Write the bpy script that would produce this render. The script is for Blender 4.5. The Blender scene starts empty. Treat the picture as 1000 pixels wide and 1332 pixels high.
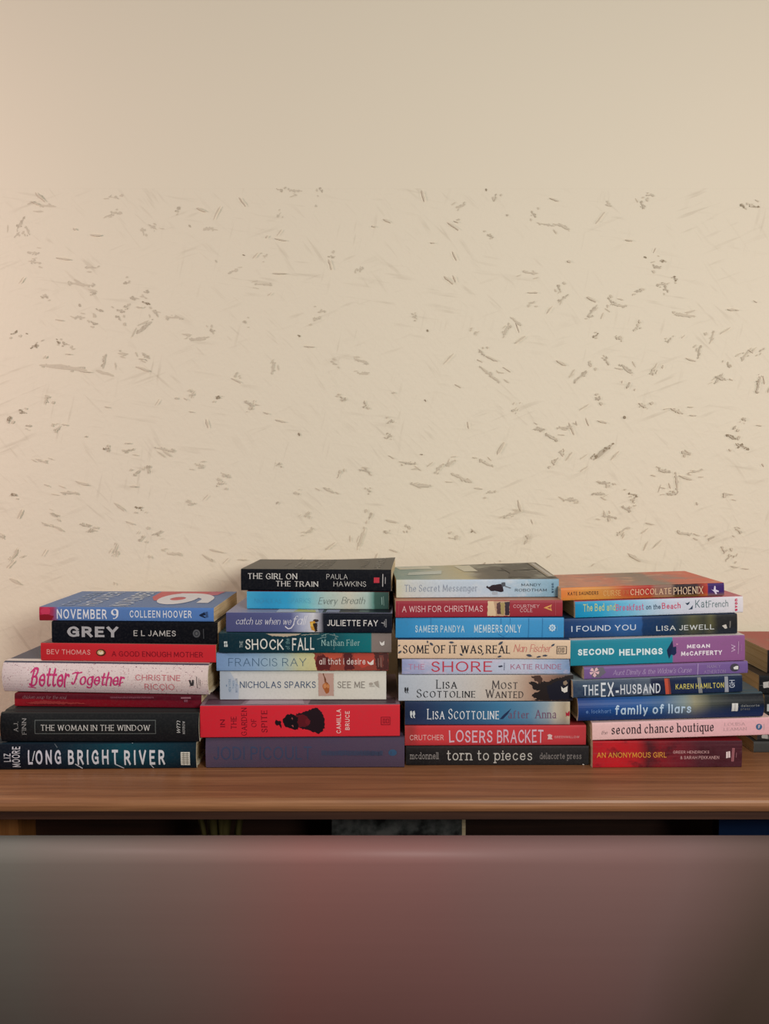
import bpy, bmesh, math, random
from mathutils import Vector, Matrix, noise as mnoise
random.seed(7)
SC = bpy.context.scene
COL = SC.collection

# ------------------------------------------------------------------ camera
F_PX, PITCH, CAM_Y, CAM_Z = 1100.0, math.radians(2.6545), -0.98, 0.34606
cd = bpy.data.cameras.new('camera')
cd.sensor_fit = 'HORIZONTAL'; cd.sensor_width = 36.0; cd.lens = F_PX / 1000 * 36.0
cam = bpy.data.objects.new('camera', cd); COL.objects.link(cam)
cam.location = (0, CAM_Y, CAM_Z); cam.rotation_euler = (math.pi / 2 - PITCH, 0, 0)
SC.camera = cam

# ------------------------------------------------------------------ light
SC.view_settings.view_transform = 'Standard'
SC.view_settings.look = 'None'
SC.view_settings.gamma = 1.0
SC.view_settings.exposure = 0.0
SC.view_settings.use_curve_mapping = False
wd = bpy.data.worlds.new('room_light'); SC.world = wd; wd.use_nodes = True
wd.node_tree.nodes['Background'].inputs[0].default_value = (0.96, 0.98, 1.0, 1)
wd.node_tree.nodes['Background'].inputs[1].default_value = 0.22

def area_light(name, loc, target, size, power, color):
    d = bpy.data.lights.new(name, 'AREA'); d.shape = 'DISK'; d.size = size
    d.energy = power; d.color = color
    o = bpy.data.objects.new(name, d); COL.objects.link(o)
    o.location = loc
    o.rotation_euler = (Vector(target) - Vector(loc)).to_track_quat('-Z', 'Y').to_euler()
    return o

area_light('floor_lamp', (0.58, -1.40, 0.66), (-0.05, 0.2, 0.25), 0.40, 16.2, (1.0, 0.985, 0.93))
area_light('added_tint_left', (-1.30, -0.45, 0.66), (-0.72, 0.2, 0.45), 0.30, 7.5, (1.0, 0.76, 0.74))  # added unseen light, pinkens the left edge of the wall
area_light('added_tint_right', (1.40, -0.42, 0.70), (0.80, 0.2, 0.5), 0.30, 3.4, (1.0, 0.76, 0.74))  # same on the right: added unseen pink light for the wall edge

# ------------------------------------------------------------------ materials
GAIN = 0.92

def lin(c, g=1.0):
    o = []
    for v in c[:3]:
        v = v / 255.0
        v = v / 12.92 if v <= 0.04045 else ((v + 0.055) / 1.055) ** 2.4
        o.append(min(0.92, v * g))
    return (o[0], o[1], o[2], 1.0)

class NT:
    def __init__(self, name, rough=0.45, spec=0.4):
        self.m = bpy.data.materials.new(name); self.m.use_nodes = True
        self.t = self.m.node_tree; self.n = self.t.nodes
        self.b = self.n['Principled BSDF']
        self.b.inputs['Roughness'].default_value = rough
        self.b.inputs['Specular IOR Level'].default_value = spec
        self.tc = None
    def new(self, ty, **kw):
        n = self.n.new(ty)
        for k, v in kw.items(): setattr(n, k, v)
        return n
    def link(self, a, b): self.t.links.new(a, b)
    def coord(self):
        if not self.tc: self.tc = self.new('ShaderNodeTexCoord')
        return self.tc.outputs['Object']
    def mapping(self, scale=(1, 1, 1), rot=(0, 0, 0), loc=(0, 0, 0)):
        m = self.new('ShaderNodeMapping')
        m.inputs['Scale'].default_value = scale; m.inputs['Rotation'].default_value = rot
        m.inputs['Location'].default_value = loc
        self.link(self.coord(), m.inputs['Vector']); return m.outputs['Vector']
    def noise(self, vec, scale, detail=3, rough=0.55):
        n = self.new('ShaderNodeTexNoise'); n.inputs['Scale'].default_value = scale
        n.inputs['Detail'].default_value = detail; n.inputs['Roughness'].default_value = rough
        self.link(vec, n.inputs['Vector']); return n.outputs['Fac']
    def ramp(self, fac, stops, interp='LINEAR'):
        r = self.new('ShaderNodeValToRGB'); cr = r.color_ramp; cr.interpolation = interp
        while len(cr.elements) > 1: cr.elements.remove(cr.elements[-1])
        for i, (p, c) in enumerate(stops):
            e = cr.elements[0] if i == 0 else cr.elements.new(min(1, max(0, p)))
            e.position = min(1, max(0, p)); e.color = c
        self.link(fac, r.inputs['Fac']); return r.outputs['Color']
    def math(self, op, a, b=None, clamp=False):
        m = self.new('ShaderNodeMath', operation=op); m.use_clamp = clamp
        for i, v in enumerate((a, b)):
            if v is None: continue
            if isinstance(v, (int, float)): m.inputs[i].default_value = v
            else: self.link(v, m.inputs[i])
        return m.outputs[0]
    def mix(self, fac, a, b, blend='MIX'):
        m = self.new('ShaderNodeMix', data_type='RGBA', blend_type=blend)
        if isinstance(fac, (int, float)): m.inputs[0].default_value = fac
        else: self.link(fac, m.inputs[0])
        for i, v in ((6, a), (7, b)):
            if isinstance(v, tuple): m.inputs[i].default_value = v
            else: self.link(v, m.inputs[i])
        return m.outputs[2]
    def color(self, c):
        if isinstance(c, tuple): self.b.inputs['Base Color'].default_value = c
        else: self.link(c, self.b.inputs['Base Color'])
    def bump(self, h, strength=0.2, dist=0.001):
        b = self.new('ShaderNodeBump'); b.inputs['Strength'].default_value = strength
        b.inputs['Distance'].default_value = dist
        self.link(h, b.inputs['Height']); self.link(b.outputs['Normal'], self.b.inputs['Normal'])

_flat = {}
def flat(c, rough=0.45, spec=0.4, name='ink'):
    k = (tuple(c), rough, spec)
    if k not in _flat:
        n = NT('%s_%d_%d_%d' % ((name,) + tuple(int(v) for v in c[:3])), rough, spec * 0.5)
        v = n.noise(n.mapping(), 260, 2)
        col = lin(c, GAIN)
        n.color(n.mix(n.math('MULTIPLY', v, 0.16), col, tuple(x * 0.72 for x in col[:3]) + (1,)))
        _flat[k] = n.m
    return _flat[k]

def spine_mat(name, L, T, stops, blotch=None, band=None, warp=0.02, speck=None, rough=0.42, streak=None, constant=False, weave=False):
    """printed cover: colours along the length, optional blotches, top/bottom bands, specks"""
    n = NT(name, rough, 0.16)
    sx = n.new('ShaderNodeSeparateXYZ'); n.link(n.coord(), sx.inputs[0])
    u = n.math('ADD', n.math('DIVIDE', sx.outputs[0], L), 0.5)
    if warp:
        w = n.noise(n.mapping(), 55, 3)
        u = n.math('ADD', u, n.math('MULTIPLY', n.math('SUBTRACT', w, 0.5), warp * 2))
    col = n.ramp(u, [(p, lin(c, GAIN)) for p, c in stops], 'CONSTANT' if constant else 'LINEAR')
    if blotch:
        for (c, lo, hi, sc, fac) in blotch:
            f = n.noise(n.mapping((1, 1, 1.6), (0.3, 0.2, 0.5), (fac * 7, lo, 3)), sc, 4, 0.6)
            f = n.math('MULTIPLY', n.math('DIVIDE', n.math('SUBTRACT', f, lo), max(1e-3, hi - lo), clamp=True), fac)
            col = n.mix(f, col, lin(c, GAIN))
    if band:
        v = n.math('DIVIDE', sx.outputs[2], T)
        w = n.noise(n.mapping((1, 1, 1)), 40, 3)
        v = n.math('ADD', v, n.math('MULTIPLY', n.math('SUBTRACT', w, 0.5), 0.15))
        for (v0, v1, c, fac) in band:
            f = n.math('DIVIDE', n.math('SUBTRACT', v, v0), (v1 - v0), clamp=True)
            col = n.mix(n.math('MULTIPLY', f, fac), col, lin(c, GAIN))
    if streak:
        c, fac = streak
        f = n.noise(n.mapping((6, 6, 900)), 1.0, 2)
        f = n.math('MULTIPLY', n.math('MULTIPLY', n.math('SUBTRACT', f, 0.58), 7, clamp=True), fac)
        col = n.mix(f, col, lin(c, GAIN))
    if speck:
        for (c, thr, sc) in speck:
            f = n.noise(n.mapping(), sc, 1, 0.4)
            f = n.math('MULTIPLY', n.math('SUBTRACT', f, thr), 14, clamp=True)
            col = n.mix(f, col, lin(c, GAIN))
    wear = n.noise(n.mapping(), 420, 2)
    col = n.mix(n.math('MULTIPLY', n.math('SUBTRACT', wear, 0.45), 0.30, clamp=True), col, (0.10, 0.095, 0.09, 1))
    n.color(col)
    if weave:
        h = n.noise(n.mapping((1, 1, 1)), 1500, 1)
        n.bump(h, 0.5, 0.0006)
    else:
        n.bump(n.noise(n.mapping((0.6, 1, 1)), 70, 3), 0.10, 0.0012)
    return n.m

def page_mat():
    n = NT('book_paper', 0.85, 0.1)
    f = n.noise(n.mapping((8, 8, 2600)), 1.0, 2)
    n.color(n.ramp(f, [(0.3, lin((176, 152, 116))), (0.7, lin((226, 208, 172)))]))
    n.bump(f, 0.35, 0.0004)
    return n.m
M_PAGE = page_mat()
M_EDGE = flat((226, 214, 188), 0.7, 0.2, 'card_edge')

def wood_mat(name, dark, mid, light, scale=1.0, rough=0.42, seed=0.0, ax='x'):
    n = NT(name, rough, 0.45)
    s = (2.6, 90, 120) if ax == 'x' else (90, 90, 2.6)
    v = n.mapping(tuple(k * scale for k in s), (0, 0, 0.012), (seed, seed * 2, 0))
    warp = n.noise(n.mapping((1.2, 5, 5)), 1.5, 3)
    wv = n.new('ShaderNodeVectorMath', operation='ADD')
    cb = n.new('ShaderNodeCombineXYZ')
    n.link(n.math('MULTIPLY', warp, 2.2), cb.inputs[1]); n.link(n.math('MULTIPLY', warp, 2.2), cb.inputs[2])
    n.link(v, wv.inputs[0]); n.link(cb.outputs[0], wv.inputs[1])
    a = n.noise(wv.outputs[0], 1.0, 5, 0.6)
    fine = n.noise(n.mapping((9 * scale, 340 * scale, 340 * scale) if ax == 'x' else (340, 340, 9)), 1.0, 3)
    f = n.math('ADD', n.math('MULTIPLY', a, 0.66), n.math('MULTIPLY', fine, 0.34))
    n.color(n.ramp(f, [(0.28, lin(dark)), (0.50, lin(mid)), (0.72, lin(light))]))
    n.bump(fine, 0.12, 0.0006)
    return n.m

# ------------------------------------------------------------------ mesh helpers
def obj(name, verts, faces, mats, parent=None, fmat=None, smooth=False, loc=None):
    me = bpy.data.meshes.new(name)
    me.from_pydata([tuple(v) for v in verts], [], [tuple(f) for f in faces])
    for m in (mats if isinstance(mats, (list, tuple)) else [mats]): me.materials.append(m)
    if fmat:
        for p, k in zip(me.polygons, fmat): p.material_index = k
    if smooth:
        for p in me.polygons: p.use_smooth = True
    me.update()
    o = bpy.data.objects.new(name, me); COL.objects.link(o)
    if parent: o.parent = parent
    if loc: o.location = loc
    return o

def box_data(x0, x1, y0, y1, z0, z1):
    v = [(x, y, z) for x in (x0, x1) for y in (y0, y1) for z in (z0, z1)]
    f = [(0, 1, 3, 2), (4, 6, 7, 5), (0, 4, 5, 1), (2, 3, 7, 6), (0, 2, 6, 4), (1, 5, 7, 3)]
    return v, f

def extrude_profile(name, prof, x0, x1, mat, parent=None, nx=1, smooth=False):
    """closed (y, z) outline swept along x"""
    n = len(prof); v = []; f = []
    for i in range(nx + 1):
        x = x0 + (x1 - x0) * i / nx
        v += [(x, y, z) for y, z in prof]
    for i in range(nx):
        for j in range(n):
            k = (j + 1) % n
            f.append((i * n + j, i * n + k, (i + 1) * n + k, (i + 1) * n + j))
    f.append(tuple(range(n))[::-1]); f.append(tuple(nx * n + j for j in range(n)))
    o = obj(name, v, f, mat, parent)
    bm = bmesh.new(); bm.from_mesh(o.data); bmesh.ops.recalc_face_normals(bm, faces=bm.faces); bm.to_mesh(o.data); bm.free()
    return o

def tag(o, label, cat, group=None, kind=None):
    o['label'] = label; o['category'] = cat
    if group: o['group'] = group
    if kind: o['kind'] = kind
    return o

# ------------------------------------------------------------------ lettering (pen strokes)
# P = straight pen strokes, S = curved stroke through points, O = oval (cx, cy, rx, ry)
G = {
'A': (84, 'P 0,0 42,100 84,0|P 17,35 67,35'), 'B': (68, 'P 0,0 0,100|S 0,100 38,99 57,88 60,76 55,62 38,54 0,54|S 0,54 40,53 62,44 67,28 60,9 40,1 0,0'),
'C': (78, 'S 76,80 62,95 42,100 18,90 3,66 0,50 3,34 18,10 42,0 62,5 77,20'), 'D': (80, 'P 0,0 0,100|S 0,100 32,99 58,91 75,68 79,50 75,32 58,9 32,1 0,0'),
'E': (58, 'P 0,0 0,100|P 0,100 58,100|P 0,52 48,52|P 0,0 58,0'), 'F': (54, 'P 0,0 0,100|P 0,100 56,100|P 0,50 46,50'),
'G': (82, 'S 76,80 62,95 42,100 18,90 3,66 0,50 3,34 18,10 42,0 64,4 80,14|P 80,8 80,46|P 50,46 80,46'), 'H': (76, 'P 0,0 0,100|P 76,0 76,100|P 0,52 76,52'),
'I': (0, 'P 0,0 0,100'), 'J': (40, 'S 40,100 40,60 40,26 32,6 17,0 5,4 -2,14'), 'K': (72, 'P 0,0 0,100|P 68,100 0,36|P 22,57 72,0'),
'L': (54, 'P 0,0 0,100|P 0,0 54,0'), 'M': (96, 'P 0,0 6,100 48,14 90,100 96,0'), 'N': (78, 'P 0,0 0,100 78,0 78,100'), 'O': (92, 'O 46,50 46,50'),
'P': (62, 'P 0,0 0,100|S 0,100 36,99 57,90 62,73 57,56 36,47 0,47'), 'Q': (92, 'O 46,50 46,50|P 56,22 88,-12'),
'R': (70, 'P 0,0 0,100|S 0,100 36,99 57,90 62,74 57,57 36,49 0,49|P 34,49 70,0'), 'S': (58, 'S 55,82 44,96 30,100 12,94 3,77 12,60 30,52 48,43 58,25 50,7 30,0 12,4 0,20'),
'T': (70, 'P 35,0 35,100|P 0,100 70,100'), 'U': (76, 'S 0,100 0,60 0,32 10,8 38,0 66,8 76,32 76,60 76,100'), 'V': (80, 'P 0,100 40,0 80,100'),
'W': (116, 'P 0,100 28,0 58,96 88,0 116,100'), 'X': (76, 'P 0,0 76,100|P 0,100 76,0'), 'Y': (76, 'P 0,100 38,46 76,100|P 38,46 38,0'), 'Z': (68, 'P 2,100 66,100 0,0 68,0'),
'Ç': (78, 'S 76,80 62,95 42,100 18,90 3,66 0,50 3,34 18,10 42,0 62,5 77,20|S 42,0 46,-12 36,-22 26,-18'),
'9': (56, 'O 28,70 27,30|S 55,70 54,42 46,18 30,2 12,0'), '&': (72, 'S 72,0 40,38 15,66 15,86 30,100 45,88 43,70 20,48 2,26 10,5 32,0 56,14 70,44'),
'a': (48, 'S 4,54 16,65 32,66 44,54 46,34 46,16 46,0|S 46,38 26,38 6,30 2,16 12,2 28,2 46,18'), 'b': (54, 'P 0,0 0,100|O 27,33 27,33'), 'c': (48, 'S 46,54 36,64 26,66 8,56 0,33 8,10 26,0 38,3 48,14'),
'd': (54, 'O 27,33 27,33|P 54,0 54,100'), 'e': (52, 'P 2,35 50,35|S 50,35 48,52 38,63 26,66 8,56 0,33 8,10 26,0 40,4 50,16'), 'f': (34, 'S 38,94 30,100 20,97 13,84 13,60 13,0|P 0,66 32,66'),
'g': (54, 'O 27,33 27,33|S 54,66 54,20 50,-16 32,-30 8,-24'), 'h': (50, 'P 0,0 0,100|S 0,44 10,61 27,66 43,59 49,42 49,0'), 'i': (0, 'P 0,0 0,66|P 0,86 0,91'), 'j': (10, 'S 10,66 10,0 6,-20 -6,-28|P 10,86 10,91'),
'k': (48, 'P 0,0 0,100|P 44,66 0,24|P 16,39 48,0'), 'l': (0, 'P 0,0 0,100'), 'm': (84, 'P 0,0 0,66|S 0,44 8,60 23,66 37,58 42,42 42,0|S 42,44 50,60 65,66 79,58 84,42 84,0'),
'n': (50, 'P 0,0 0,66|S 0,44 10,61 27,66 43,59 50,42 50,0'), 'o': (56, 'O 28,33 28,33'), 'p': (54, 'P 0,-30 0,66|O 27,33 27,33'), 'q': (54, 'P 54,-30 54,66|O 27,33 27,33'),
'r': (32, 'P 0,0 0,66|S 0,42 8,58 20,66 34,62'), 's': (42, 'S 40,54 32,64 21,66 8,62 3,50 10,39 22,34 35,28 42,17 35,4 21,0 8,2 0,12'), 't': (32, 'S 13,92 13,60 13,16 17,3 26,0 35,5|P 0,66 33,66'),
'u': (50, 'S 0,66 0,26 8,5 24,0 40,6 50,24|P 50,66 50,0'), 'v': (48, 'P 0,66 24,0 48,66'), 'w': (74, 'P 0,66 19,0 37,62 55,0 74,66'), 'x': (46, 'P 0,0 46,66|P 0,66 46,0'), 'y': (48, 'P 0,66 24,0|P 48,66 14,-28'), 'z': (44, 'P 2,66 42,66 0,0 44,0'),
'ɑ': (52, 'O 26,33 26,33|P 52,66 52,0'), "'": (0, 'P 0,100 0,80'), '-': (30, 'P 0,36 30,36'), ',': (6, 'P 6,4 0,-14'), '.': (0, 'P 0,0 0,4'), '/': (50, 'P 0,-10 50,100'), ':': (0, 'P 0,10 0,14|P 0,50 0,54'),
# joined handwriting letters
'ƀ': (70, 'S 18,96 16,60 10,4|S -6,84 18,100 50,98 58,80 44,60 20,54|S 20,54 52,54 64,34 52,10 22,0 -6,8'), 'ƫ': (70, 'S -4,92 20,100 50,96 84,102|S 46,98 40,50 30,10 16,2 6,12'),
}
_gc = {}
def strokes(ch):
    if ch in _gc: return _gc[ch]
    w, s = G[ch]; out = []
    for part in s.split('|'):
        k, rest = part[0], part[2:]
        pts = [tuple(float(a) for a in q.split(',')) for q in rest.split()]
        if k == 'O':
            (cx, cy), (rx, ry) = pts
            pts = [(cx + rx * math.cos(a), cy + ry * math.sin(a)) for a in [math.tau * i / 24 for i in range(24)]]
            out.append(('O', pts))
        elif k == 'S':
            q = [pts[0]] + pts + [pts[-1]]; r = []
            for i in range(1, len(q) - 2):
                for t in [j / 4 for j in range(4)]:
                    p0, p1, p2, p3 = q[i - 1], q[i], q[i + 1], q[i + 2]
                    r.append(tuple(0.5 * ((2 * p1[d]) + (-p0[d] + p2[d]) * t + (2 * p0[d] - 5 * p1[d] + 4 * p2[d] - p3[d]) * t * t + (-p0[d] + 3 * p1[d] - 3 * p2[d] + p3[d]) * t ** 3) for d in (0, 1)))
            r.append(pts[-1]); out.append(('S', r))
        else:
            out.append(('P', pts))
    _gc[ch] = (w, out); return _gc[ch]

STY = dict(
 sans=dict(w=13, t=12), bold=dict(w=22, t=20), black=dict(w=29, t=26), light=dict(w=7, t=6.5), med=dict(w=16, t=15),
 serif=dict(w=15, t=5, serif=15), serifb=dict(w=20, t=6, serif=16), seriflight=dict(w=10, t=4, serif=14), smallcaps=dict(w=14, t=4, serif=13, sc=0.76),
 slab=dict(w=11, t=10, serif=17), script=dict(w=10, t=4, slant=0.28, sp=10), hand=dict(w=17, t=14, j=5), handthin=dict(w=9, t=8, j=4),
 brush=dict(w=21, t=10, slant=0.30, sp=4, j=1.5), cond=dict(w=19, t=17, sp=30), poster=dict(w=24, t=21, sp=52), disp=dict(w=17, t=7, serif=9, j=3), round=dict(w=13, t=13, single=True), roundb=dict(w=19, t=18, single=True),
)
def text_shape(s, sty):
    """-> vertices, faces in units where cap height is 100 and x starts at 0, and the total width"""
    o = STY[sty]; W, Tn = o['w'], o['t']; sl = o.get('slant', 0); se = o.get('serif', 0); j = o.get('j', 0)
    sp = o.get('sp', 22) + W; x = W / 2; V = []; Fc = []
    pen = math.radians(22); lay = [0]
    def wid(dx, dy):
        a = math.atan2(dy, dx); return Tn + (W - Tn) * abs(math.sin(a - pen)) ** 1.2
    def ribbon(pts, closed=False):
        lay[0] += 1
        n = len(pts); b = len(V)
        for i in range(n):
            if closed: p, q = pts[i - 1], pts[(i + 1) % n]
            else: p, q = pts[max(0, i - 1)], pts[min(n - 1, i + 1)]
            dx, dy = q[0] - p[0], q[1] - p[1]; l = math.hypot(dx, dy) or 1
            w = wid(dx, dy) / 2
            V.append((pts[i][0] - dy / l * w, pts[i][1] + dx / l * w, lay[0])); V.append((pts[i][0] + dy / l * w, pts[i][1] - dx / l * w, lay[0]))
        m = n if closed else n - 1
        for i in range(m):
            k = (i + 1) % n
            Fc.append((b + 2 * i, b + 2 * i + 1, b + 2 * k + 1, b + 2 * k))
    def dot(c, r):
        lay[0] += 1; b = len(V)
        for i in range(8): V.append((c[0] + r * math.cos(i * math.pi / 4), c[1] + r * math.sin(i * math.pi / 4), lay[0]))
        Fc.append(tuple(range(b, b + 8)))
    def ribbon_w(pp, w):
        (ax, ay), (bx, by) = pp; l = math.hypot(bx - ax, by - ay) or 1; nx, ny = -(by - ay) / l * w / 2, (bx - ax) / l * w / 2
        lay[0] += 1; b = len(V); V.extend([(ax + nx, ay + ny, lay[0]), (ax - nx, ay - ny, lay[0]), (bx - nx, by - ny, lay[0]), (bx + nx, by + ny, lay[0])]); Fc.append((b, b + 1, b + 2, b + 3))
    for ch in s:
        if ch == ' ': x += 42; continue
        k = 1.0
        if o.get('single') and ch == 'a': ch = 'ɑ'
        if o.get('sc') and ch.islower(): ch = ch.upper(); k = o['sc']
        if sty in ('brush', 'script') and ch == 'a': ch = 'ɑ'
        w, st = strokes(ch)
        jx, jy = random.uniform(-j, j), random.uniform(-j, j); jr = random.uniform(-j, j) * 0.012
        def tr(p):
            px, py = p[0] * k, p[1] * k
            px += sl * py
            px, py = px - jr * py, py + jr * px
            return (x + px + jx * 0.6, py + jy)
        for ty, pts in st:
            if ty == 'O': ribbon([tr(p) for p in pts], True); continue
            q = list(pts)
            d0 = (q[0][0] - q[1][0], q[0][1] - q[1][1]); d1 = (q[-1][0] - q[-2][0], q[-1][1] - q[-2][1])
            e = W * 0.5 if not se else Tn * 0.5
            for end, d in ((0, d0), (-1, d1)):
                l = math.hypot(*d) or 1
                if se:
                    c = pts[end]
                    if abs(d[1]) > 0.6 * abs(d[0]) and c[1] in (0, 66, 100, -30):
                        if not (c[1] == 100 and ch in 'bdhkl'):
                            a = tr((c[0] - W / 2 - se * 0.7, c[1])); b2 = tr((c[0] + W / 2 + se * 0.7, c[1])); ribbon_w((a, b2), max(Tn, 6))
                        else:
                            ribbon_w((tr((c[0] - W / 2 - se * 0.8, c[1])), tr((c[0] + W / 2, c[1]))), max(Tn, 6))
                    elif ty == 'P' and abs(d[0]) > 2 * abs(d[1]) and ch in 'EFLTZGz' and c[0] not in (0,) or (ty == 'P' and ch == 'T' and abs(d[0]) > 2 * abs(d[1])):
                        ribbon_w((tr((c[0], c[1] - se * 0.8)), tr((c[0], c[1] + se * 0.8))), max(Tn, 6))
                q[end] = (q[end][0] + d[0] / l * e, q[end][1] + d[1] / l * e)
            if ty == 'S': ribbon([tr(p) for p in q])
            else:
                for a, b2 in zip(q[:-1], q[1:]):
                    m = max(1, int(math.hypot(b2[0] - a[0], b2[1] - a[1]) / 14))
                    ribbon([tr((a[0] + (b2[0] - a[0]) * i / m, a[1] + (b2[1] - a[1]) * i / m)) for i in range(m + 1)])
                for i in range(1, len(pts) - 1): dot(tr(pts[i]), (W if not se else (W + Tn) / 2) * 0.5)
        x += w * k + sp
    lo, hi = (-W / 2, 100 + W / 2) if not se else (-Tn / 2, 100 + Tn / 2)
    V = [(px, (py - lo) / (hi - lo) * 100, (q % 30) * 1.5e-6) for px, py, q in V]
    return V, Fc, x - sp + W / 2

# ------------------------------------------------------------------ books
# front-left-bottom corner x, y, z, length, thickness, yaw, tilt; then the corners of the spine as measured (TL, BL, TR, BR)
POSE = {
'river': (-0.4589, -0.01216, 0.0, 0.23895, 0.03221, 0.02409, 0), 'window': (-0.44686, -0.00959, 0.03221, 0.23119, 0.0355, -0.00329, 0),
'soup': (-0.44081, 0.01664, 0.06771, 0.22465, 0.01634, -0.03706, 0), 'together': (-0.4555, 0.01693, 0.08406, 0.24873, 0.03741, -0.06374, 0),
'mother': (-0.41131, 0.02334, 0.12147, 0.21243, 0.02198, -0.05905, 0), 'grey': (-0.39726, 0.02208, 0.14344, 0.20028, 0.02615, -0.04713, 0),
'november': (-0.41213, 0.02297, 0.16959, 0.2102, 0.01719, -0.03954, 0),
'purple': (-0.20907, -0.00601, 0.0, 0.23248, 0.0377, 0.00776, 0), 'spite': (-0.21436, -0.00886, 0.0377, 0.23241, 0.03837, 0.02444, 0),
'seeme': (-0.19556, 0.01459, 0.07607, 0.19761, 0.03557, 0.00186, 0), 'desire': (-0.19858, 0.01047, 0.11164, 0.20359, 0.02285, 0.00178, 0),
'shock': (-0.19446, 0.0044, 0.13449, 0.2026, 0.0242, 0.0092, 0), 'catch': (-0.18623, 0.00738, 0.15869, 0.19531, 0.02398, -0.03113, 0),
'breath': (-0.16527, 0.02965, 0.18267, 0.17042, 0.0218, -0.03522, 0), 'train': (-0.17285, 0.03325, 0.20447, 0.18114, 0.02666, -0.05452, 0),
'torn': (0.02545, 0.00547, 0.0, 0.21616, 0.02402, 0.00084, 0), 'losers': (0.02402, 0.00392, 0.02402, 0.21417, 0.0247, 0.01299, 0),
'anna': (0.02401, 0.00475, 0.04872, 0.19464, 0.02848, 0.00299, 0), 'wanted': (0.01652, 0.00487, 0.0772, 0.20567, 0.0319, 0, 0),
'shore': (0.02053, 0.00338, 0.1091, 0.19763, 0.01906, 0.00939, 0), 'some': (0.01554, 0.00261, 0.12816, 0.20187, 0.0231, -0.00939, 0),
'members': (0.01314, 0.00909, 0.15127, 0.19842, 0.02483, 0.00604, 0), 'wish': (0.01307, 0.00489, 0.1761, 0.19747, 0.02051, 0.04214, 0),
'messenger': (0.01422, 0.02384, 0.19661, 0.1956, 0.02259, 0.04057, 0),
'anonymous': (0.24399, -0.00295, 0.0, 0.17591, 0.03259, 0.01177, 0.0), 'boutique': (0.2435, -0.00277, 0.03261, 0.21156, 0.02146, 0.01508, 0.02706),
'liars': (0.22706, -0.00264, 0.05362, 0.21707, 0.03002, -0.0044, 0.02705), 'exhusband': (0.22001, -0.00482, 0.08345, 0.20033, 0.02057, 0.03442, 0.02706),
'dimity': (0.23345, -0.00114, 0.10439, 0.19558, 0.01515, 0.04773, 0.02706), 'helpings': (0.21814, 0.00282, 0.11913, 0.20682, 0.03133, 0.02303, 0.02706),
'found': (0.21274, 0.01259, 0.15032, 0.2054, 0.02408, 0.00843, 0.02706), 'beach': (0.22503, 0.01075, 0.17473, 0.20114, 0.02021, 0.03601, 0.02707),
'phoenix': (0.20898, 0.015, 0.19451, 0.19549, 0.01614, 0.03072, 0.02707),
't5': (0.4565, 0.05155, 0.0, 0.205, 0.01455, 0, 0), 't4': (0.46164, 0.05343, 0.01455, 0.205, 0.02792, 0, 0), 't3': (0.47106, 0.05664, 0.04247, 0.205, 0.02898, 0, 0),
't2': (0.46537, 0.0601, 0.07145, 0.205, 0.02363, 0, 0), 't1': (0.48012, 0.07071, 0.09508, 0.205, 0.02961, 0, 0),
}
EDGE = {
'november': (51,789,51,806.7,279,790,277,809), 'grey': (67.5,808,67,835,284,809.6,283.6,837.6), 'mother': (53,836,53,858.4,281,839,280.5,861.6), 'together': (2,862.5,3,899.5,271,864.5,269,906),
'soup': (19,901,19,919,262,905.5,262,919.7), 'window': (0,928,0,965.5,258.5,928,258.5,966), 'river': (-14,966.8,-14,1003.2,255,966.8,255,999),
'train': (313,739.5,313.5,767,508.5,740.5,509,769.3), 'breath': (321,769,321,791,506,770.4,505,792), 'catch': (294,796.8,294,821.5,510,798.5,510,822.5), 'shock': (284.5,823.6,284.5,849,509,824,509,847.8),
'desire': (281.5,849.2,281.5,872,506,849,505,872), 'seeme': (286,873,286,909.5,502.5,873,502,909.3), 'spite': (260.5,919,260,958.8,520,916.5,520,957.4), 'purple': (267.5,960.5,267,999,526,958.5,526,999.5),
'messenger': (515,753.6,516,777.5,726.5,752.3,727,776), 'wish': (514,782.5,515,802.5,731.5,779.5,731.5,802), 'members': (514.5,803.5,514.5,829.5,733,803.5,733.5,829), 'some': (517,832,517.5,856.5,741.5,833,742,856.5),
'shore': (522.5,857.5,523,877,741,857,741.5,876.5), 'wanted': (518,878,518.5,911.5,745,878,746,911.5), 'anna': (526,913,527,942.5,741.3,912.6,741,942.5), 'losers': (526,944.5,527,969.5,763,943,761,969), 'torn': (528,971,528,994.8,765.5,970,766,995.6),
'phoenix': (728.5,764,731,782,942,757.5,942,774), 'beach': (748,783,748.5,803.5,966.7,774.5,966.7,796.3), 'found': (733.5,804.5,734.5,830,958.5,798.5,960,823), 'helpings': (742,833,742,866.5,968.5,826,970,858.5),
'dimity': (759,868,760.5,884,972.5,860,973,874.5), 'exhusband': (745,887.5,746,906.7,965.5,877,966,900.5), 'liars': (751,907.7,754,940,994,902,995,933.5), 'boutique': (770,941,771,962.5,1004,932.5,1004,956), 'anonymous': (770,964,771.5,998.8,964,961.5,966,996.2),
't1': (998,845,998,875,1217,845,1217,875), 't2': (987,878.5,987,902,1206,878.5,1206,902), 't3': (994,904,994,933,1213,904,1213,933), 't4': (985,935,985,963,1204,935,1204,963), 't5': (980,964.5,980,978.8,1199,964.5,1199,978.8),
}

def worn_line(x0, y0, x1, y1, c):
    """a line of lettering rubbed too faint to read: uneven upright dashes"""
    rr = random.Random(int(x0)); out = []; x = x0
    while x < x1:
        w = rr.uniform(0.7, 1.5); t = rr.uniform(0, 0.2) * (y1 - y0)
        out.append((c, rect(x, y0 + t, min(x + w, x1), y1 - rr.uniform(0, 0.15) * (y1 - y0)))); x += w + 0.45
    return out

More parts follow.
